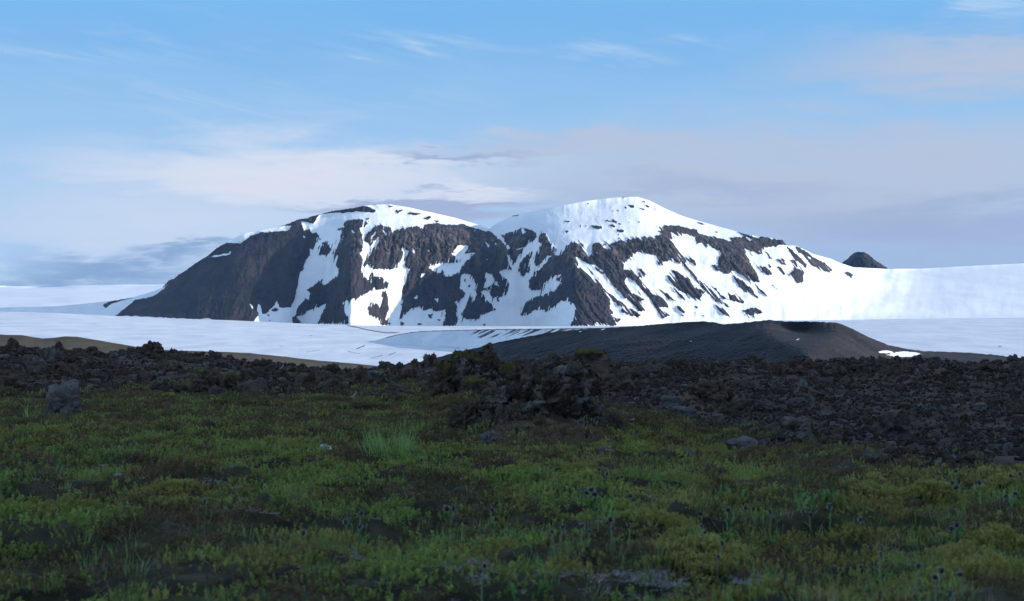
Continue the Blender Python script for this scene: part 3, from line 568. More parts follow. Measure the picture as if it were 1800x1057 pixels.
# ------------------------------------------------------------------ rocks
import bmesh
def _lava(t, b, pos, obj):
    c, g = _lavacolour(t, obj, .9)
    rnd = t.node('ShaderNodeObjectInfo').outputs['Random']
    c = t.mix(t.m('MULTIPLY', t.ss(rnd, .55, 1), .5), c, (.075, .066, .062, 1))
    t.put(b.inputs['Base Color'], c); bump(t, b, t.m('ADD', t.noise(obj, 5, 6, .75), t.voro(obj, 9)), .9, .05)
def _pale(t, b, pos, obj):
    a = t.noise(obj, 3.0, 6, .7); g = t.noise(obj, 12, 5, .75)
    c = t.mix(t.ss(a, .33, .66), (.060, .056, .054, 1), (.15, .14, .135, 1))
    c = t.mix(t.ss(g, .55, .7), c, (.035, .034, .034, 1)); c = t.mix(t.m('MULTIPLY', t.ss(t.noise(obj, 5, 4, .6), .6, .75), .6), c, (.26, .28, .25, 1))
    t.put(b.inputs['Base Color'], c); bump(t, b, t.m('ADD', g, t.voro(obj, 7)), .8, .04)
def _brown(t, b, pos, obj):
    c, g = _lavacolour(t, obj, .9); a = t.ss(t.noise(obj, 2.2, 6, .7), .40, .62)
    c = t.mix(a, c, (.125, .112, .105, 1)); c = t.mix(t.ss(g, .55, .72), c, (.022, .02, .02, 1))
    t.put(b.inputs['Base Color'], c); bump(t, b, t.m('ADD', g, t.voro(obj, 8)), .9, .05)
def _white(t, b, pos, obj):
    t.put(b.inputs['Base Color'], t.mix(t.ss(t.noise(obj, 4, 5, .7), .35, .65), (.22, .22, .23, 1), (.60, .60, .60, 1))); bump(t, b, t.noise(obj, 10, 5, .7), .7, .03)
def _mossm(t, b, pos, obj):
    c = t.mix(t.ss(t.noise(obj, 5, 6, .7), .3, .7), (.032, .028, .009, 1), (.10, .088, .024, 1))
    t.put(b.inputs['Base Color'], c); bump(t, b, t.noise(pos, 45, 4, .7), .9, .03)
M_LAVA = material('rough_lava', _lava); M_PALE = material('grey_lichen_rock', _pale); M_BROWN = material('weathered_lava', _brown); M_WHITE = material('white_rock', _white); M_MOSS = material('yellow_moss', _mossm)
def ico(sub):
    bm = bmesh.new(); bmesh.ops.create_icosphere(bm, subdivisions=sub, radius=1)
    V = np.array([v.co[:] for v in bm.verts]); Fc = np.array([[v.index for v in f.verts] for f in bm.faces]); bm.free(); return V, Fc
ICO = {k: ico(k) for k in (2, 3, 5, 6)}
def worley3(p, seed):
    i = np.floor(p); b1 = np.full(len(p), 9.0); b2 = b1.copy(); cid = np.zeros(len(p))
    for dx in (-1, 0, 1):
        for dy in (-1, 0, 1):
            for dz in (-1, 0, 1):
                c = i + [dx, dy, dz]; h = _h3(c[:, 0], c[:, 1], c[:, 2], seed); q = c + np.stack([h & 1023, (h >> 10) & 1023, (h >> 20) & 1023], 1) / 1023.0
                d = ((q - p) ** 2).sum(1); n = d < b1; b2 = np.where(n, b1, np.minimum(b2, d)); cid = np.where(n, (h >> 5 & 255) / 255.0, cid); b1 = np.minimum(b1, d)
    return np.sqrt(b1), np.sqrt(b2), cid
def rockshape(seed, sub, lump=.35, knob=.18, fine=.08, box=.35, block=.22):
    V, Fc = ICO[sub]; p = V.copy(); k = seed * 3.17
    p = p / (np.abs(p) ** (2 + box * 6)).sum(1, keepdims=True) ** (1 / (2 + box * 6)) * (.55 + .45 * box) + V * 0
    r = 1 + lump * perlin3(V * 1.3 + k, seed) + knob * (1 - 2 * np.abs(perlin3(V * 2.9 + k, seed + 5))) + fine * (1 - 2 * np.abs(perlin3(V * 6.5 + k, seed + 9))) + fine * .6 * perlin3(V * 14 + k, seed + 11)
    if block:
        for sc_, am in ((1.7, 1.0), (3.9, .6), (8.5, .32)):
            w1, w2, ci = worley3(V * sc_ + k + .25 * perlin3(V * 4, seed)[:, None], seed + int(sc_ * 9)); ed = np.clip((w2 - w1) / .22, 0, 1); r = r + block * am * (ci - .5) - block * am * .55 * (1 - ed)
    p = p * r[:, None]
    lo, hi = p.min(0), p.max(0); p = (p - (lo + hi) / 2) / (hi - lo); p[:, 2] += .5           # unit box, standing on z = 0
    return p, Fc, V
def boulder(name, px, py, w, h, seed, mat, label, cat='rock', D=None, z=None, depth=.8, lean=0, shape={}, mossy=0, group=None, sink=.22, rot=None):
    """one boulder whose foot is seen at column px, row py, w by h frame pixels large"""
    g = where(px, py) if D is None else drop(px, D)
    if z is not None: g.z = z
    W, H = w / F * g.y, h / F * g.y
    p, Fc, U = rockshape(seed, 6 if w > 100 else 5, **shape); q = p * [W, W * depth, H * (1 + sink)]; q[:, 2] -= H * sink; q[:, 0] += lean * q[:, 2]
    o = link(name, mesh(name, q, Fc, [mat]), label=label, category=cat); o.location = g
    if group: o['group'] = group
    if mossy:
        top = (U[:, 2] + .35 * perlin3(U * 3 + seed, seed + 40)) > 1 - mossy; keep = top[Fc].all(1); ids = np.unique(Fc[keep]); re = np.full(len(p), -1); re[ids] = np.arange(len(ids))
        if len(ids):
            m = q[ids] + U[ids] * .012 * g.y / 20 + np.array([0, 0, 1]) * (.5 + .5 * perlin3(U[ids] * 20, 3))[:, None] * .02 * g.y / 20
            link('moss', mesh('moss', m, re[Fc[keep]], [M_MOSS]), parent=o)
    return o, g
LUMPY = dict(lump=.45, knob=.22, fine=.10, box=.1, block=.26); CHUNK = dict(lump=.4, knob=.16, fine=.045, box=.35, block=.17); SMOO = dict(lump=.3, knob=.12, fine=.05, box=.2)
ROUND = dict(lump=.42, knob=.22, fine=.10, box=.1, block=.24)
boulder('boulder', 112, 737, 66, 68, 3, M_PALE, 'tall light grey boulder standing alone in the dark heath on the left', 'boulder', shape=CHUNK, depth=.7)
heap, hg = boulder('lava_outcrop', 930, 790, 262, 142, 5, M_BROWN, 'biggest dark lumpy lava outcrop, in the middle of the heath', 'outcrop', D=20.2, z=-2.05, shape=LUMPY, depth=.8)
crag, cg = boulder('lava_crag', 838, 700, 130, 84, 8, M_BROWN, 'dark crag with yellow moss on top, behind the biggest outcrop', 'crag', D=31, z=-2.15, shape=LUMPY, depth=.8, mossy=.42)
def perch(name, px, py, w, h, seed, mat, label, on, f, **k):      # a rock resting against the outcrop's front
    D = on[1].y - f; zc = (CY - py) / F * D
    return boulder(name, px, py, w, h, seed, mat, label, D=D, z=zc, sink=.35, **k)
hs_ = (heap, hg)
for a in ((988, 720, 56, 52, 11, M_BROWN, 'largest pale grey block, high on the right of the dark outcrop', .35), (1036, 740, 52, 48, 12, M_BROWN, 'pale crumbling block at the right shoulder of the dark outcrop', .25), (1046, 776, 44, 50, 13, M_LAVA, 'dull block low on the right foot of the dark outcrop', .35), (872, 710, 52, 32, 14, M_BROWN, 'flat pale block high on the left of the dark outcrop', .40),
          (884, 742, 28, 32, 15, M_BROWN, 'narrow pale block in the left middle of the dark outcrop', .55), (1006, 782, 34, 36, 16, M_LAVA, 'upright dark block at the foot of the dark outcrop', .65), (922, 752, 70, 52, 52, M_LAVA, 'dark block bulging from the middle of the dark outcrop', .55), (965, 778, 78, 56, 53, M_LAVA, 'dark block bulging low from the front of the dark outcrop', .7),
          (865, 770, 74, 52, 54, M_LAVA, 'dark block at the left foot of the outcrop', .45), (815, 752, 60, 46, 55, M_LAVA, 'dark block leaning at the far left of the outcrop', .1), (902, 690, 62, 44, 56, M_LAVA, 'dark block on the crest of the outcrop, left of the top', -.2), (952, 692, 60, 48, 57, M_LAVA, 'dark block on the crest of the outcrop, right of the top', -.2), (1076, 758, 44, 34, 58, M_LAVA, 'dark block sunk in moss right of the outcrop', -.2)):
    perch('lava_block', *a[:7], hs_, a[7], cat='lava block', shape=ROUND if a[5] is M_BROWN else LUMPY)
for a in ((780, 690, 60, 56, 71, 'dark block on the left flank of the mossy crag', .2), (893, 690, 52, 50, 72, 'dark block on the right flank of the mossy crag', .2), (836, 704, 70, 44, 73, 'dark block in front of the mossy crag', 1.3)):
    perch('lava_block', a[0], a[1], a[2], a[3], a[4], M_LAVA, a[5], (crag, cg), a[6], cat='lava block', shape=LUMPY, mossy=.25)
boulder('rock', 806, 745, 36, 22, 21, M_BROWN, 'low pale rock left of the dark outcrop', shape=ROUND)
boulder('rock', 862, 787, 46, 30, 22, M_PALE, 'fuzzy pale rounded rock in green heath in front of the outcrop', shape=ROUND)
boulder('stone', 573, 797, 24, 15, 23, M_WHITE, 'small white stone on the green heath left of the tall grass clump', 'stone', shape=CHUNK)
boulder('lava_block', 1042, 648, 68, 30, 24, M_LAVA, 'flat topped lava block with a yellow moss cap on the skyline', 'lava block', shape=CHUNK, mossy=.5)
for a in ((758, 656, 30, 32, 26, M_BROWN, 'rounded grey brown knob on the skyline left of the mossy crag', ROUND), (1162, 650, 22, 24, 27, M_LAVA, 'pointed black lava tooth on the skyline, left one of a pair', LUMPY), (1198, 654, 26, 24, 28, M_LAVA, 'pointed black lava tooth on the skyline, right one of a pair', LUMPY),
          (268, 628, 42, 24, 29, M_LAVA, 'broad black lava knob against the snow on the left', LUMPY), (22, 622, 30, 26, 30, M_LAVA, 'black lava knob on the skyline at the left edge', LUMPY), (104, 622, 18, 20, 31, M_LAVA, 'small black lava knob below the brown rise', LUMPY),
          (160, 628, 26, 16, 32, M_LAVA, 'low black lava bump left of the broad black knob', LUMPY), (376, 634, 30, 20, 33, M_LAVA, 'black lava bump where the brown strip begins', LUMPY), (470, 648, 36, 24, 34, M_LAVA, 'wide black lava bump in front of the brown strip', LUMPY), (584, 656, 24, 22, 35, M_LAVA, 'black lava bump at the right end of the brown strip', LUMPY),
          (678, 648, 26, 18, 36, M_LAVA, 'jagged black lava bump against the shaded snow', LUMPY), (702, 648, 20, 16, 37, M_LAVA, 'small jagged black bump right of the one against shaded snow', LUMPY), (1690, 656, 18, 16, 38, M_LAVA, 'black lava tooth below the dark hill near the right edge', LUMPY), (1732, 658, 26, 20, 39, M_LAVA, 'wide black lava bump near the right edge of the skyline', LUMPY), (1480, 652, 30, 16, 58, M_LAVA, 'low black lava bump under the right end of the dark hill', LUMPY), (1420, 654, 26, 18, 59, M_LAVA, 'black lava bump under the crest of the dark hill', LUMPY)):
    boulder('lava_boulder', a[0], a[1] + 9, a[2], a[3] + 4, a[4], a[5], a[6], 'lava boulder', D=(64 if a[0] < 1100 else 53), shape=a[7])
for a in ((660, 668, 42, 17, 41, M_PALE, 'flat pale slab in the lava below the shaded snow'), (88, 635, 20, 26, 42, M_PALE, 'slanted grey slab in the lava below the brown rise'), (68, 656, 26, 24, 43, M_PALE, 'pale lump in the lava above the tall light boulder'), (1302, 797, 60, 30, 44, M_PALE, 'blue grey lichened rock in heath right of the outcrop'), (1398, 775, 72, 40, 45, M_BROWN, 'large pale rock with dark holes at the edge of the lava'), (1243, 705, 60, 32, 46, M_LAVA, 'rounded dark lump jutting from the lava slope'),
          (1180, 722, 40, 24, 47, M_PALE, 'pale rock at the foot of the lava slope, nearest the outcrop'), (1208, 735, 34, 20, 48, M_PALE, 'pale rock second along the foot of the lava slope'), (1262, 742, 22, 14, 49, M_PALE, 'small pale rock third along the foot of the lava slope'), (1110, 716, 16, 10, 50, M_PALE, 'pale splinter of rock right of the outcrop shoulder'), (1722, 722, 26, 14, 51, M_PALE, 'pale stone lying on the lava slope at the right'), (1785, 830, 20, 14, 54, M_PALE, 'round grey stone at the right edge where lava meets grass'),
          (1565, 787, 20, 11, 55, M_PALE, 'pale stone on the dark gravel above the green bank'), (1555, 808, 14, 9, 56, M_PALE, 'small pale stone just above the green bank'), (1213, 805, 24, 13, 57, M_PALE, 'small dark grey stone in green heath left of the lichened rock'), (725, 802, 18, 12, 60, M_PALE, 'small grey stone right of the tall grass clump'), (235, 668, 14, 10, 61, M_PALE, 'small pale stone in dark heath right of the tall light boulder')):
    boulder('rock', *a[:7], shape=CHUNK)

# ------------------------------------------------------------------ plants and rubble that nobody could count
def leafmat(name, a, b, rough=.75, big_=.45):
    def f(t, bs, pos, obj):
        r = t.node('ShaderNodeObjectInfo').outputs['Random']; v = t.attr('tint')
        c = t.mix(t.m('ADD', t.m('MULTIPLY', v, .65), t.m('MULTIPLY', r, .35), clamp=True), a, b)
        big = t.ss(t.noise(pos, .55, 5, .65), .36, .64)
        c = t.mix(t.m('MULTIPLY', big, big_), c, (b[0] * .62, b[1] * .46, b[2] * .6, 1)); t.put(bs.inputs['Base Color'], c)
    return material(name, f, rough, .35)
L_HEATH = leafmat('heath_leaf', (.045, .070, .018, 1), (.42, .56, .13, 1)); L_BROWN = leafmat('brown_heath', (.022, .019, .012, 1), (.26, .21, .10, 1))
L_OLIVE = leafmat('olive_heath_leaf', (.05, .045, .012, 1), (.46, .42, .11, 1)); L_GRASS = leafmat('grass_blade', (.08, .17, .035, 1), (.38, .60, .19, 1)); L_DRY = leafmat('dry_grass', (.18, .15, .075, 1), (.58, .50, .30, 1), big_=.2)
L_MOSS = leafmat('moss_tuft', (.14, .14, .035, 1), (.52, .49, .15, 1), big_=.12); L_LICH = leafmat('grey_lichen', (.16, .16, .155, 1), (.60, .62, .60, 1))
class Leaves:
    def __init__(s): s.v = []; s.f = []; s.t = []
    def leaf(s, p, d, up, L, w, tint, bend=0.0):                # pointed blade of two quads
        side = d.cross(up); side = side.normalized() if side.length > 1e-4 else Vector((1, 0, 0)); n = len(s.v); nrm = side.cross(d)
        for k, ww in ((0, .5), (.5, 1.0), (1, .15)):
            c = p + d * (L * k) + nrm * (bend * L * k * k)
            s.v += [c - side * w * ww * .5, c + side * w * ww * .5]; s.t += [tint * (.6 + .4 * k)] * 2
        s.f += [(n, n + 1, n + 3, n + 2), (n + 2, n + 3, n + 5, n + 4)]
    def mesh(s, name, mat): return mesh(name, [tuple(v) for v in s.v], s.f, [mat], dict(tint=s.t), smoothed=False)
U = random.uniform
def rdir(up=.3):
    a = U(0, 6.283); z = U(up, 1); r = math.sqrt(max(0, 1 - z * z)); return Vector((r * math.cos(a), r * math.sin(a), z))
def heath_tuft(k, mat, R=.085, shoots=15):
    L = Leaves()
    for _ in range(shoots):
        a = U(0, 6.283); r = R * math.sqrt(U(0, 1)); ax = Vector((math.cos(a) * r * 5, math.sin(a) * r * 5, U(.9, 1.6))).normalized()
        p0 = Vector((math.cos(a) * r, math.sin(a) * r, .045 * (1 - (r / R) ** 2) - .01)); H = U(.012, .036); tt = U(.25, 1)
        for j in range(13):
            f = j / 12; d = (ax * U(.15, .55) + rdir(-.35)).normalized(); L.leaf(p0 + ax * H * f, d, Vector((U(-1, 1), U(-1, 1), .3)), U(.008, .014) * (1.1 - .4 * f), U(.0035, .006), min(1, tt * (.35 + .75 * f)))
    return L.mesh('heath_tuft', mat)
def grass_tuft_mesh(n, hmin, hmax, spread, mat, w=.0032, lean=.5):
    L = Leaves()
    for _ in range(n):
        a = U(0, 6.283); r = spread * math.sqrt(U(0, 1)); d = Vector((math.cos(a + U(-.8, .8)) * U(0, lean), math.sin(a + U(-.8, .8)) * U(0, lean), 1)).normalized()
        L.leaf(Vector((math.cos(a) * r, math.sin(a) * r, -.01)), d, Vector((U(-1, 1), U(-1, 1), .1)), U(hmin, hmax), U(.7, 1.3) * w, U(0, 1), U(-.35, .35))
    return L.mesh('grass_tuft', mat)
def lichen_tuft():
    L = Leaves()
    for _ in range(70):
        a = U(0, 6.283); r = .06 * math.sqrt(U(0, 1)); L.leaf(Vector((math.cos(a) * r, math.sin(a) * r, U(-.005, .012))), rdir(-.1), Vector((U(-1, 1), U(-1, 1), U(-1, 1))), U(.006, .014), U(.003, .008), U(0, 1) ** 1.5)
    return L.mesh('lichen', L_LICH)
def litter():
    L = Leaves()
    for _ in range(26):
        a = U(0, 6.283); r = .10 * math.sqrt(U(0, 1)); b = U(0, 6.283); L.leaf(Vector((math.cos(a) * r, math.sin(a) * r, U(0, .03))), Vector((math.cos(b), math.sin(b), U(-.1, .5))).normalized(), Vector((0, 0, 1)), U(.04, .11), U(.0015, .003), U(0, 1), U(-.2, .2))
    return L.mesh('dry_litter', L_DRY)
def collection(name, meshes):
    c = bpy.data.collections.new(name)
    for m in meshes: c.objects.link(bpy.data.objects.new(m.name, m))
    return c
def scatter(name, label, cat, P, scale, protos, tilt=.25, squash=None):
    """stuff: one object whose points carry instances"""
    n = len(P); me = bpy.data.meshes.new(name); me.vertices.add(n); me.vertices.foreach_set('co', np.asarray(P, np.float32).ravel())
    rot = np.stack([rng.normal(0, tilt, n), rng.normal(0, tilt, n), rng.uniform(0, 6.283, n)], 1)
    sc3 = np.repeat(np.asarray(scale)[:, None], 3, 1)
    if squash is not None: sc3 = sc3 * np.stack([np.ones(n), rng.uniform(.7, 1.1, n), squash], 1)
    for nm, a in (('rot', rot), ('scl', sc3)): me.attributes.new(nm, 'FLOAT_VECTOR', 'POINT').data.foreach_set('vector', np.asarray(a, np.float32).ravel())
    o = link(name, me, kind='stuff', label=label, category=cat)
    g = bpy.data.node_groups.new(name, 'GeometryNodeTree'); g.interface.new_socket('Geometry', in_out='INPUT', socket_type='NodeSocketGeometry'); g.interface.new_socket('Geometry', in_out='OUTPUT', socket_type='NodeSocketGeometry')
    N = g.nodes; i = N.new('NodeGroupInput'); out = N.new('NodeGroupOutput'); ins = N.new('GeometryNodeInstanceOnPoints'); ci = N.new('GeometryNodeCollectionInfo')
    ci.inputs['Collection'].default_value = collection(name, protos); ci.inputs['Separate Children'].default_value = True; ci.inputs['Reset Children'].default_value = True
    ins.inputs['Pick Instance'].default_value = True
    ri = N.new('FunctionNodeRandomValue'); ri.data_type = 'INT'; ri.inputs[4].default_value = 0; ri.inputs[5].default_value = len(protos) - 1
    ra = N.new('GeometryNodeInputNamedAttribute'); ra.data_type = 'FLOAT_VECTOR'; ra.inputs[0].default_value = 'rot'
    sa = N.new('GeometryNodeInputNamedAttribute'); sa.data_type = 'FLOAT_VECTOR'; sa.inputs[0].default_value = 'scl'
    k = g.links.new; k(i.outputs[0], ins.inputs['Points']); k(ci.outputs[0], ins.inputs['Instance']); k(ri.outputs[2], ins.inputs['Instance Index']); k(ra.outputs[0], ins.inputs['Rotation']); k(sa.outputs[0], ins.inputs['Scale']); k(ins.outputs[0], out.inputs[0])
    o.modifiers.new('scatter', 'NODES').node_group = g
    return o
def points(n, lo, hi, pw, x0=-480, x1=2280):
    px = rng.uniform(x0, x1, n); D = (rng.uniform(0, 1, n) * (hi ** (pw + 1) - lo ** (pw + 1)) + lo ** (pw + 1)) ** (1 / (pw + 1))
    if hi > 20 and lo < 5:                          # the near ground goes on to both sides of the view
        m = n // 4; sd = np.where(rng.uniform(0, 1, m) < .5, -1, 1); px = np.concatenate([px, CX + sd * rng.uniform(1380, 3600, m)]); D = np.concatenate([D, lo + (15 - lo) * rng.uniform(0, 1, m) ** .7])
    X, z, veg = ground_all(px, D); y = CY - z / D * F
    return px, D, X, z, veg, y
def patches(spots, n, seed):
    r = np.random.default_rng(seed); out = []
    for x0, y0, rx, ry in spots:
        D0 = where(x0, y0, 3.3, 45).y; dD = abs(where(x0, y0 - ry, 3.3, 60).y - where(x0, y0 + ry, 3.3, 60).y) / 2 + .08; m = int(n * (rx / 50) * max(.5, ry / 12))
        px = r.normal(x0, rx * .6, m); D = np.clip(r.normal(D0, min(dD, 2.5) * .6, m), 3.3, 60); X, z, v = ground_all(px, D); ok = fbm(X / .3, D / .35, 3, seed) > -.12
        out.append(np.stack([X, D, z], 1)[ok])
    return np.concatenate(out)
def build_cover():
    # heath
    px, D, X, z, veg, y = points(68000, 3.4, 34, .8)
    n1 = fbm(X / 1.3, D / 1.6, 4, 401); n2 = fbm(X / 1.1, D / 1.5, 4, 402); lich = fbm(X / .9, D / 1.2, 4, 403)
    patch = .60 * smooth(1000, 780, px) * smooth(638, 690, y) + .4 * np.exp(-((px - 1120) / 90) ** 2 - ((y - 740) / 30) ** 2)     # moss and heath among the lava
    keep = (rng.uniform(0, 1, len(px)) < np.clip(veg * (.95 + .9 * n1), 0, 1)) & (lich < .42) & (rng.uniform(0, 1, len(px)) > terraces(X, D)[1] * .8)
    keep |= (veg > .4) & (rng.uniform(0, 1, len(px)) < .05)
    keep |= (veg < .5) & (n2 + rng.normal(0, .12, len(px)) > .55 - patch * 1.3) & (patch > .04)
    s = (.85 + D / 22) * rng.uniform(.7, 1.3, len(px)); br = (n2 + rng.normal(0, .10, len(px)) > .06) | ((veg < .6) & (rng.uniform(0, 1, len(px)) < .68))
    P = np.stack([X, D, z], 1); a = keep & ~br; b = keep & br
    # thinner, darker heath creeping over the lava farther off
    fx, fD, fX, fz, fv, fy = points(42000, 20, 70, .9, -200, 2000); f1 = fbm(fX / 2.4, fD / 3.2, 5, 441, .6) + rng.normal(0, .07, len(fx)); yv = row(VEGROW, fx)
    fk = f1 > .56 - .52 * smooth(1000, 800, fx) * (.55 + .45 * smooth(655, 715, fy)) * smooth(634, 660, fy) - .34 * np.exp(-((fy - yv + 18) / 22) ** 2) - .25 * np.exp(-((fx - 1120) / 80) ** 2 - ((fy - 735) / 35) ** 2) - .10 * smooth(655, 640, fy)
    fk &= fv < .8; fs = (1.1 + fD / 26) * rng.uniform(.6, 1.2, len(fx)); fb = rng.uniform(0, 1, len(fx)) < .80; fP = np.stack([fX, fD, fz + .02], 1)
    P = np.concatenate([P, fP]); s = np.concatenate([s, fs]); a = np.concatenate([a, fk & ~fb]); b = np.concatenate([b, fk & fb])
    ol = a & (fbm(P[:, 0] / .9, P[:, 1] / 1.1, 4, 409) + .10 * smooth(900, 1300, CX + P[:, 0] / P[:, 1] * F) + rng.normal(0, .07, len(P)) > .05); a = a & ~ol
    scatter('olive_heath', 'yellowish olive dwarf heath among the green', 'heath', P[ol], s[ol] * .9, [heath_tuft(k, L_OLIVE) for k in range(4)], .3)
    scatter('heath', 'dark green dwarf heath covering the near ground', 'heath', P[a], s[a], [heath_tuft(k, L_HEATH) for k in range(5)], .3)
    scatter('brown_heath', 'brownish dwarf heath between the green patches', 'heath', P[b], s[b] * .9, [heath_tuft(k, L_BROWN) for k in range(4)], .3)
    # grass
    px, D, X, z, veg, y = points(36000, 3.3, 24, .75); n1 = fbm(X / 1.7, D / 2.0, 4, 411)
    right = smooth(700, 1400, px) * smooth(790, 860, y) * .3 + smooth(880, 980, y) * .22
    keep = (rng.uniform(0, 1, len(px)) < np.clip((veg - .4) * 1.6, 0, 1) * (.22 + right * 1.2)) & (n1 + rng.normal(0, .10, len(px)) + right > .20)
    P = np.stack([X, D, z], 1); s = rng.uniform(.5, 1.05, len(px)) * (.8 + D / 40)
    bare = (veg > .3) & (rng.uniform(0, 1, len(px)) < .10); keep |= bare; dry = bare | (rng.uniform(0, 1, len(px)) < .22 + .2 * smooth(1100, 1500, px))
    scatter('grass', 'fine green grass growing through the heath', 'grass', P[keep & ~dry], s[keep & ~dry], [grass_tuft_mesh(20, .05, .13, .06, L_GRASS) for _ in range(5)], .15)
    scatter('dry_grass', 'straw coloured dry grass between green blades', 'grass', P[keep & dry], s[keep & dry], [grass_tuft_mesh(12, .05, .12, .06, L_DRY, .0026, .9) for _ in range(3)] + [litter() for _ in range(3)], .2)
    # moss cushions
    px, D, X, z, veg, y = points(19000, 4, 45, .8); n1 = fbm(X / 1.4, D / 1.4, 4, 421)
    spot = np.zeros(len(px))
    for x0, y0, rx, ry in ((1130, 915, 70, 22), (1540, 870, 60, 26), (1760, 848, 50, 12), (1020, 832, 50, 14), (90, 765, 50, 9), (1230, 853, 90, 8), (870, 840, 60, 12), (1720, 965, 90, 25), (1075, 735, 30, 14), (1020, 785, 50, 8)): spot = np.maximum(spot, np.exp(-((px - x0) / rx) ** 2 - ((y - y0) / ry) ** 2))
    keep = ((n1 + rng.normal(0, .1, len(px)) > .40) & (veg > .3)) | (rng.uniform(0, 1, len(px)) < spot * .8) | ((veg < .4) & (n1 > .38) & (px < 850) & (y > 645))
    P = np.concatenate([np.stack([X, D, z + .01], 1)[keep], patches([(1130, 915, 60, 18), (1180, 930, 40, 14), (1545, 868, 50, 20), (1530, 888, 40, 10), (1765, 848, 50, 10), (1020, 830, 50, 10), (95, 765, 55, 8), (1240, 853, 80, 6), (880, 838, 60, 9), (1740, 965, 70, 16), (1680, 985, 60, 12), (1240, 1000, 60, 14), (660, 760, 60, 8), (980, 795, 60, 8), (300, 870, 60, 10), (1640, 880, 50, 10)], 150, 11) + [0, 0, .035]]); n = len(P)
    scatter('moss', 'yellow green moss cushions on the ground', 'moss', P, (.8 + P[:, 1] / 28) * rng.uniform(.5, 1, n), [heath_tuft(k, L_MOSS, .07, 20) for k in range(3)], .2, rng.uniform(.5, .9, n))
    # lichen
    px, D, X, z, veg, y = points(26000, 3.4, 22, .7); n1 = fbm(X / .9, D / 1.2, 4, 403)
    spot = np.zeros(len(px))
    for x0, y0, rx, ry in ((1010, 1015, 60, 12), (1130, 1030, 90, 18), (840, 1000, 60, 12), (400, 830, 40, 16), (60, 840, 50, 9), (620, 1000, 60, 15), (1170, 885, 40, 9), (560, 815, 40, 6), (20, 800, 40, 6), (235, 803, 20, 5), (70, 800, 30, 12), (1060, 800, 30, 8)): spot = np.maximum(spot, np.exp(-((px - x0) / rx) ** 2 - ((y - y0) / ry) ** 2))
    keep = ((n1 > .36) & (veg > .5) & (rng.uniform(0, 1, len(px)) < .5)) | (rng.uniform(0, 1, len(px)) < spot * 1.3)
    P = np.concatenate([np.stack([X, D, z + .008], 1)[keep], patches([(1010, 1015, 50, 9), (1130, 1030, 70, 12), (840, 1000, 50, 9), (405, 828, 36, 10), (60, 840, 50, 7), (620, 1000, 50, 9), (1165, 885, 36, 7), (560, 818, 30, 5), (20, 800, 40, 5), (235, 803, 18, 4), (75, 800, 30, 7), (1070, 800, 30, 6), (1290, 1040, 60, 8), (180, 845, 30, 8), (480, 1000, 30, 6), (1110, 745, 30, 5)], 32, 13) + [0, 0, .03]]); n = len(P)
    scatter('lichen', 'pale grey lichen crusts on bare patches', 'lichen', P, (.55 + P[:, 1] / 30) * rng.uniform(.4, 1.0, n), [lichen_tuft() for _ in range(4)], .2)
    # lava rubble
    px, D, X, z, veg, y = points(54000, 8.5, 86, 1.0, -480, 2280); n1 = fbm(X / 4, D / 4, 4, 431)
    keep = (rng.uniform(0, 1, len(px)) < np.clip(1 - veg * 1.25, 0, 1) * np.clip(.6 + 1.6 * n1, .12, 1)); keep |= (veg > .5) & (rng.uniform(0, 1, len(px)) < .012)
    right = smooth(1050, 1200, px)
    size = np.exp(rng.normal(-2.05, .68, len(px))) * np.clip(D / 45, .4, 1.15) * (1 - .38 * right * smooth(655, 690, y)); big_ = rng.uniform(0, 1, len(px)) < .006; size = np.where(big_ & (D > 20) & (D < 56), rng.uniform(.4, .9, len(px)), size)
    size = np.where((D < 36) & (px < 1000), np.minimum(size, .22), size); size = np.where(veg > .35, np.minimum(size, .10), size)
    size = np.clip(size, .03, 1.0 - .5 * smooth(45, 60, D))
    protos = []
    for k in range(7):
        p, Fc, _ = rockshape(70 + k, 3, .4, .32, .2, .15); p[:, 2] -= .35; protos.append(mesh('lava_rubble', p, Fc, [M_LAVA], smoothed=False))
    pale = []
    for k in range(3):
        p, Fc, _ = rockshape(90 + k, 3, .4, .25, .14, .3); p[:, 2] -= .3; pale.append(mesh('pale_rubble', p, Fc, [M_PALE], smoothed=False))
    gx, gD, gX, gz, gv, gy = points(66000, 8.5, 60, 1.0, -200, 2000); gk = (rng.uniform(0, 1, len(gx)) < np.clip(1 - gv * 1.3, 0, 1)) & (rng.uniform(0, 1, len(gx)) < .25 + .75 * smooth(950, 1150, gx))
    gs = np.clip(np.exp(rng.normal(-2.75, .4, len(gx))), .02, .16)[gk]
    extra = []; es = []                             # broken clinker lying on the outcrop and the crag
    for o, m in ((heap, 900), (crag, 600)):
        v = np.array([q.co[:] for q in o.data.vertices]) + np.array(o.location); v = v[v[:, 2] > o.location.z + .05]; k = rng.integers(0, len(v), m); extra.append(v[k]); es.append(np.exp(rng.normal(-2.5, .45, m)))
    X = np.concatenate([X] + [e[:, 0] for e in extra]); D = np.concatenate([D] + [e[:, 1] for e in extra]); z = np.concatenate([z] + [e[:, 2] for e in extra]); size = np.concatenate([size] + es); keep = np.concatenate([keep] + [np.ones(len(e), bool) for e in extra]); px = np.zeros(len(X))
    P = np.stack([X, D, z], 1); isp = rng.uniform(0, 1, len(px)) < .045
    scatter('lava_rubble', 'dark rough lava rubble covering the field', 'lava rubble', P[keep & ~isp], size[keep & ~isp], protos, .5, rng.uniform(.6, 1.2, int((keep & ~isp).sum())))
    scatter('lava_gravel', 'dark gravel between the larger lava stones', 'gravel', np.stack([gX, gD, gz + .01], 1)[gk], gs, [mesh('lava_gravel', *(lambda q: (q[0] - [0, 0, .35], q[1]))(rockshape(110 + k, 2, .4, .3, .2, .2)), [M_LAVA if k < 4 else M_PALE], smoothed=False) for k in range(5)], .6)
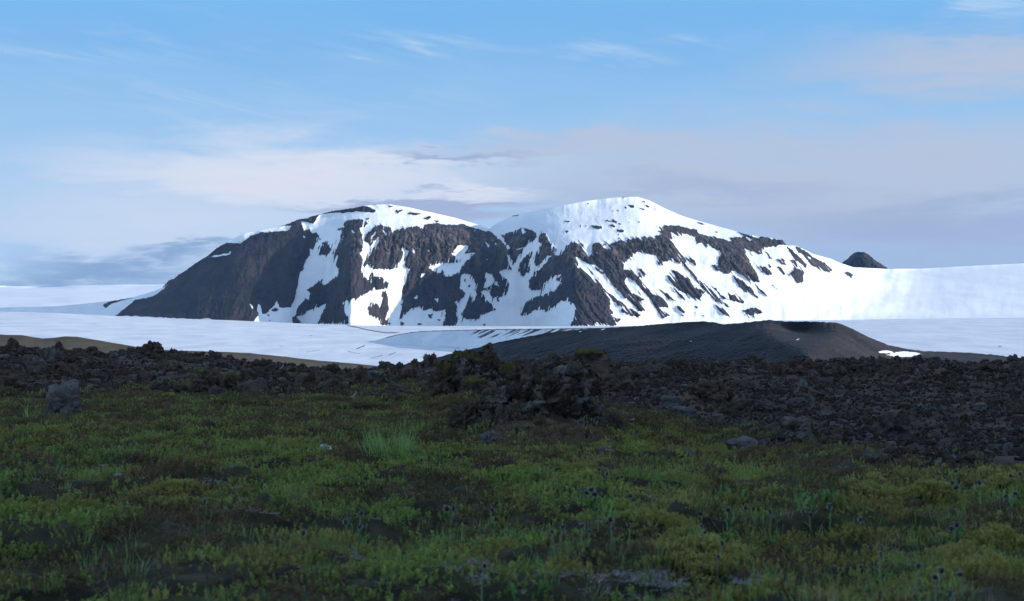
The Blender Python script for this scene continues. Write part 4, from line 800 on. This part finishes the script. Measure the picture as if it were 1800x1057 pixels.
    scatter('pale_rubble', 'pale broken stones scattered through the lava', 'stones', P[keep & isp], size[keep & isp] * .8, pale, .5, rng.uniform(.5, .9, int((keep & isp).sum())))
build_cover()

# ------------------------------------------------------------------ plants one can count
def simple(name, col, rough=.8):
    return material(name, lambda t, b, p, o: t.put(b.inputs['Base Color'], t.mix(t.noise(o, 60, 3, .6), tuple(c * .6 for c in col[:3]) + (1,), col)), rough)
M_BUD = simple('dark_bud', (.020, .018, .024, 1)); M_HAIR = simple('pale_hair', (.42, .46, .45, 1)); M_STEM = simple('hairy_stem', (.16, .21, .12, 1)); M_LEAF = simple('plant_leaf', (.085, .185, .05, 1)); M_TWIG = simple('dead_twig_bark', (.36, .34, .32, 1))
def budmesh(w=.0115, h=.0135):
    V, Fc = ICO[2]; p = V * [w, w, h]; p[:, 2] += .006; p *= (1 + .12 * perlin3(V * 6, 4))[:, None]; return mesh('flower_head', p, Fc, [M_BUD])
def hairmesh():
    L = Leaves()
    for _ in range(90):
        d = rdir(-.9); L.leaf(Vector((0, 0, .006)) + d * .010, (d + rdir(-.5) * .25).normalized(), Vector((U(-1, 1), U(-1, 1), U(-1, 1))), U(.006, .013), .0010, U(0, 1))
    return L.mesh('hairs', M_HAIR)
def stemmesh():                                       # one unit tall, tapered, slightly bowed
    V = []; Fc = []
    for k in range(7):
        z = k / 6; r = .0036 * (1.25 - .4 * z)
        for j in range(6): V.append((math.cos(j * math.pi / 3) * r + .02 * math.sin(z * 2.4) * .3, math.sin(j * math.pi / 3) * r, z))
    for k in range(6):
        for j in range(6): Fc.append((k * 6 + j, k * 6 + (j + 1) % 6, k * 6 + 6 + (j + 1) % 6, k * 6 + 6 + j))
    return mesh('stem', V, Fc, [M_STEM])
def leafmesh(L, w, fold=.35):                         # pointed blade with a folded midrib, arching outward along +X
    V = []; Fc = []
    for k in range(9):
        f = k / 8; a = 1.25 - 1.1 * f; x = L * (f - .15 * math.sin(f * 2)); z = L * .62 * math.sin(f * 1.9); ww = w * math.sin(math.pi * min(1, f * .93 + .07)) ** .8
        V += [(x, -ww / 2, z + ww * fold * .5), (x, 0, z), (x, ww / 2, z + ww * fold * .5)]
    for k in range(8):
        for j in range(2): n = k * 3 + j; Fc.append((n, n + 1, n + 4, n + 3))
    return mesh('leaf', V, Fc, [M_LEAF])
BUD, HAIR, STEM, LEAVES = budmesh(), hairmesh(), stemmesh(), [leafmesh(.075, .012), leafmesh(.06, .015), leafmesh(.09, .011)]
BUDS = [BUD, budmesh(.009, .0165), budmesh(.0135, .011)]
BROAD = [leafmesh(.13, .038), leafmesh(.11, .034), leafmesh(.15, .034)]
GROUP = 'woolly budded plants in the meadow'
def woolly(heads, label, tall=1.0):
    hx = sum(h[0] for h in heads) / len(heads); hy = max(h[1] for h in heads); ln = (22 + (hy - 800) * .17) * tall
    g = where(hx, min(hy + ln, 1120), 3.3, 40)
    r = bpy.data.objects.new('woolly_plant', None); C.objects.link(r); r.location = g; r['label'] = label; r['category'] = 'plant'; r['group'] = GROUP; r.empty_display_size = .03
    k = g.y / 6.5; k = max(.85, min(1.25, k))
    for (x, y) in heads:
        top = Vector(((x - CX) / F * g.y, g.y + U(-.03, .03), (CY - y) / F * g.y)) - g; b = Vector((U(-.012, .012), U(-.012, .012), -.01)); d = top - b
        st = link('stem', STEM, r); st.location = b; st.scale = (k, k, d.length); st.rotation_euler = d.to_track_quat('Z', 'Y').to_euler()
        hd = link('flower_head', random.choice(BUDS), r); hd.location = top; s = k * U(.68, 1.0); hd.scale = (s, s, s); hd.rotation_euler = (U(-.8, .8), U(-.8, .8), U(0, 6))
        link('hairs', HAIR, hd)
    for j in range(3 + len(heads)):
        lf = link('leaf', random.choice(LEAVES), r); lf.location = (U(-.01, .01), U(-.01, .01), 0); s = k * U(.7, 1.1); lf.scale = (s, s, s * U(.8, 1.4)); lf.rotation_euler = (0, 0, U(0, 6.283))
PL = [([(360, 882)], 'short woolly bud standing alone far left in the dark heath'), ([(531, 940)], 'single woolly bud left of the three headed plant'), ([(608, 920), (633, 928), (635, 905)], 'three headed woolly plant above the pale lichen, left of centre'),
 ([(741, 809)], 'small woolly bud leaning beside the small grey stone'), ([(775, 793)], 'highest small woolly bud, right of the tall grass clump'), ([(799, 817)], 'small woolly bud just below the highest one'), ([(785, 895), (797, 896)], 'woolly plant with two pale buds side by side, in mid meadow'), ([(864, 899)], 'single round woolly bud right of the pale pair'), ([(852, 998)], 'tall single bud low in the middle, over pale lichen', 1.3),
 ([(971, 937), (989, 929)], 'two headed woolly plant on thick bright leaves'), ([(1024, 927), (1036, 936)], 'two headed plant with arching pale hairs beside the thick leaves'), ([(1048, 895)], 'long stalked bud above the arching plant', 1.5), ([(1072, 915), (1077, 930)], 'two headed plant in front of the yellow moss'), ([(1106, 925)], 'long stalked single bud right of the yellow moss pair', 1.5),
 ([(1053, 826), (1066, 834)], 'two small buds at the tip of the upper moss bank'), ([(1030, 868), (1038, 863), (1046, 870)], 'three small crowded buds beside bent pale stalks'), ([(1107, 873)], 'small bent bud right of the crowded three'), ([(1232, 904)], 'bud with pale hairy stalk above two stacked buds'), ([(1235, 928), (1239, 938)], 'plant with two buds stacked one over the other'), ([(1282, 899)], 'thin long stalked bud right of the stacked buds', 1.5), ([(1309, 893)], 'bud half hidden in broad green leaves'),
 ([(1271, 958)], 'short bud low among grass under the stacked buds'), ([(1262, 980)], 'leaning bud lowest under the stacked buds'), ([(1355, 902)], 'pale stalked bud right of the broad leaves', 1.1), ([(1427, 908)], 'straight round bud below the leafy clump on the right'), ([(1457, 891)], 'dark bud close against the leafy clump on the right'), ([(1510, 914)], 'bud on a thick pale hairy stalk, alone in short grass', 1.2), ([(1551, 977)], 'large bud on a tall bright green stalk', 1.3),
 ([(1615, 998)], 'large bud on a long leaning stalk near the bottom edge', 1.3), ([(1641, 1016)], 'bud leaning right, beside the long leaning stalk', 1.2), ([(1656, 1006)], 'small bud between the leaning one and the last in the row'), ([(1687, 1012)], 'blurred bud at the right end of the bottom row'), ([(1670, 1045)], 'lowest bud of all, at the bottom edge'), ([(1672, 931), (1685, 926)], 'pair of buds over a wide dark green leaf rosette'), ([(1683, 830)], 'topmost bud on the right against dark lava'),
 ([(1675, 851), (1681, 858), (1668, 869)], 'plant with three buds just under the topmost right bud'), ([(1720, 849)], 'small lone bud left of the yellow moss at right'), ([(1768, 874), (1786, 870)], 'two tall furry buds near the right edge'), ([(1780, 839), (1792, 834)], 'two furry buds touching the lava at the right edge')]
for p in PL: woolly(*p)
def leafy(px, py, n, k, label, name='leafy_plant'):
    g = where(px, py, 3.3, 40); r = bpy.data.objects.new(name, None); C.objects.link(r); r.location = g; r['label'] = label; r['category'] = 'plant'; r['group'] = 'broad leaved plants'; r.empty_display_size = .03
    for j in range(n + 8):
        lf = link('leaf', BROAD[j % 3], r); s = k * U(.2, .42); lf.scale = (s, s * U(.9, 1.4), s * U(1.2, 2.2)); lf.rotation_euler = (U(-.3, .3), U(-.5, .2), 6.283 * j / n + U(-.5, .5)); lf.location = (U(-.07, .07) * k, U(-.07, .07) * k, 0)
for a in ((198, 812, 7, 1.1, 'small bright green leafy plant alone on the left heath'), (625, 948, 8, .8, 'leafy clump at the foot of the three headed plant'), (938, 1052, 6, 1.0, 'broad pointed leaves at the bottom edge, centre'), (1290, 882, 12, 1.5, 'wide leafy clump behind the thin long stalk'), (1440, 893, 14, 1.6, 'largest dark leafy clump on the right'), (1680, 958, 10, 1.0, 'wide dark green rosette under the pair of buds'), (550, 990, 5, .9, 'pointed leaves left of the pale lichen'), (110, 802, 6, 1.0, 'small green sprout on the left beside pale lichen'), (1550, 1030, 6, .9, 'green leaves at the foot of the tall bright stalk')): leafy(*a)
def clump(px, py, n, h0, h1, spread, label, mat=L_GRASS):
    g = where(px, py, 3.3, 45); k = g.y / 14
    o = link('grass_clump', grass_tuft_mesh(n, h0 * k, h1 * k, spread * k, mat, .006 * k, .45), label=label, category='grass clump'); o.location = g
clump(683, 805, 150, .12, .38, .26, 'tall grass clump standing up from the heath, left of centre')
clump(738, 765, 40, .08, .2, .08, 'small pale grass clump behind the tall grass clump')
clump(55, 745, 30, .08, .22, .05, 'small grass sprig at the left edge of the green heath')
def twig(px, py, pts, label):
    g = where(px, py, 5, 60); k = g.y / F; V = []; Fc = []
    for line in pts:
        for a, b in zip(line[:-1], line[1:]):
            pa = Vector((a[0] * k, U(-.01, .01), a[1] * k + .02)); pb = Vector((b[0] * k, U(-.01, .01), b[1] * k + .02)); d = (pb - pa).normalized(); s = d.cross(Vector((0, 1, 0))).normalized(); u = s.cross(d); r = 1.1 * k; n = len(V)
            for q in (pa, pb):
                for j in range(5): V.append(tuple(q + (s * math.cos(j * 1.2566) + u * math.sin(j * 1.2566)) * r))
            for j in range(5): Fc.append((n + j, n + (j + 1) % 5, n + 5 + (j + 1) % 5, n + 5 + j))
    o = link('dead_twig', mesh('dead_twig', V, Fc, [M_TWIG]), label=label, category='twig'); o.location = g
twig(1098, 748, [[(-14, 4), (-6, 6), (2, 3), (8, 0), (14, -4)], [(2, 3), (8, 6), (14, 6), (17, 9)], [(-2, 5), (4, 8)]], 'pale bleached twig lying right of the dark outcrop')
twig(622, 708, [[(0, -6), (2, 2), (-2, 8), (4, 14), (3, 18)], [(-2, 8), (-8, 6), (-16, 7)]], 'crooked pale twig in the dark lava left of the crag')
twig(492, 655, [[(-6, 0), (0, 5), (5, 10), (6, 14)], [(0, 5), (6, 2), (8, -4)]], 'forked pale twig on the lava below the brown strip')
twig(555, 821, [[(-6, -2), (-4, 3), (4, 4), (9, 1)], [(0, 3), (6, -2)]], 'small white twig in the heath under the white stone')
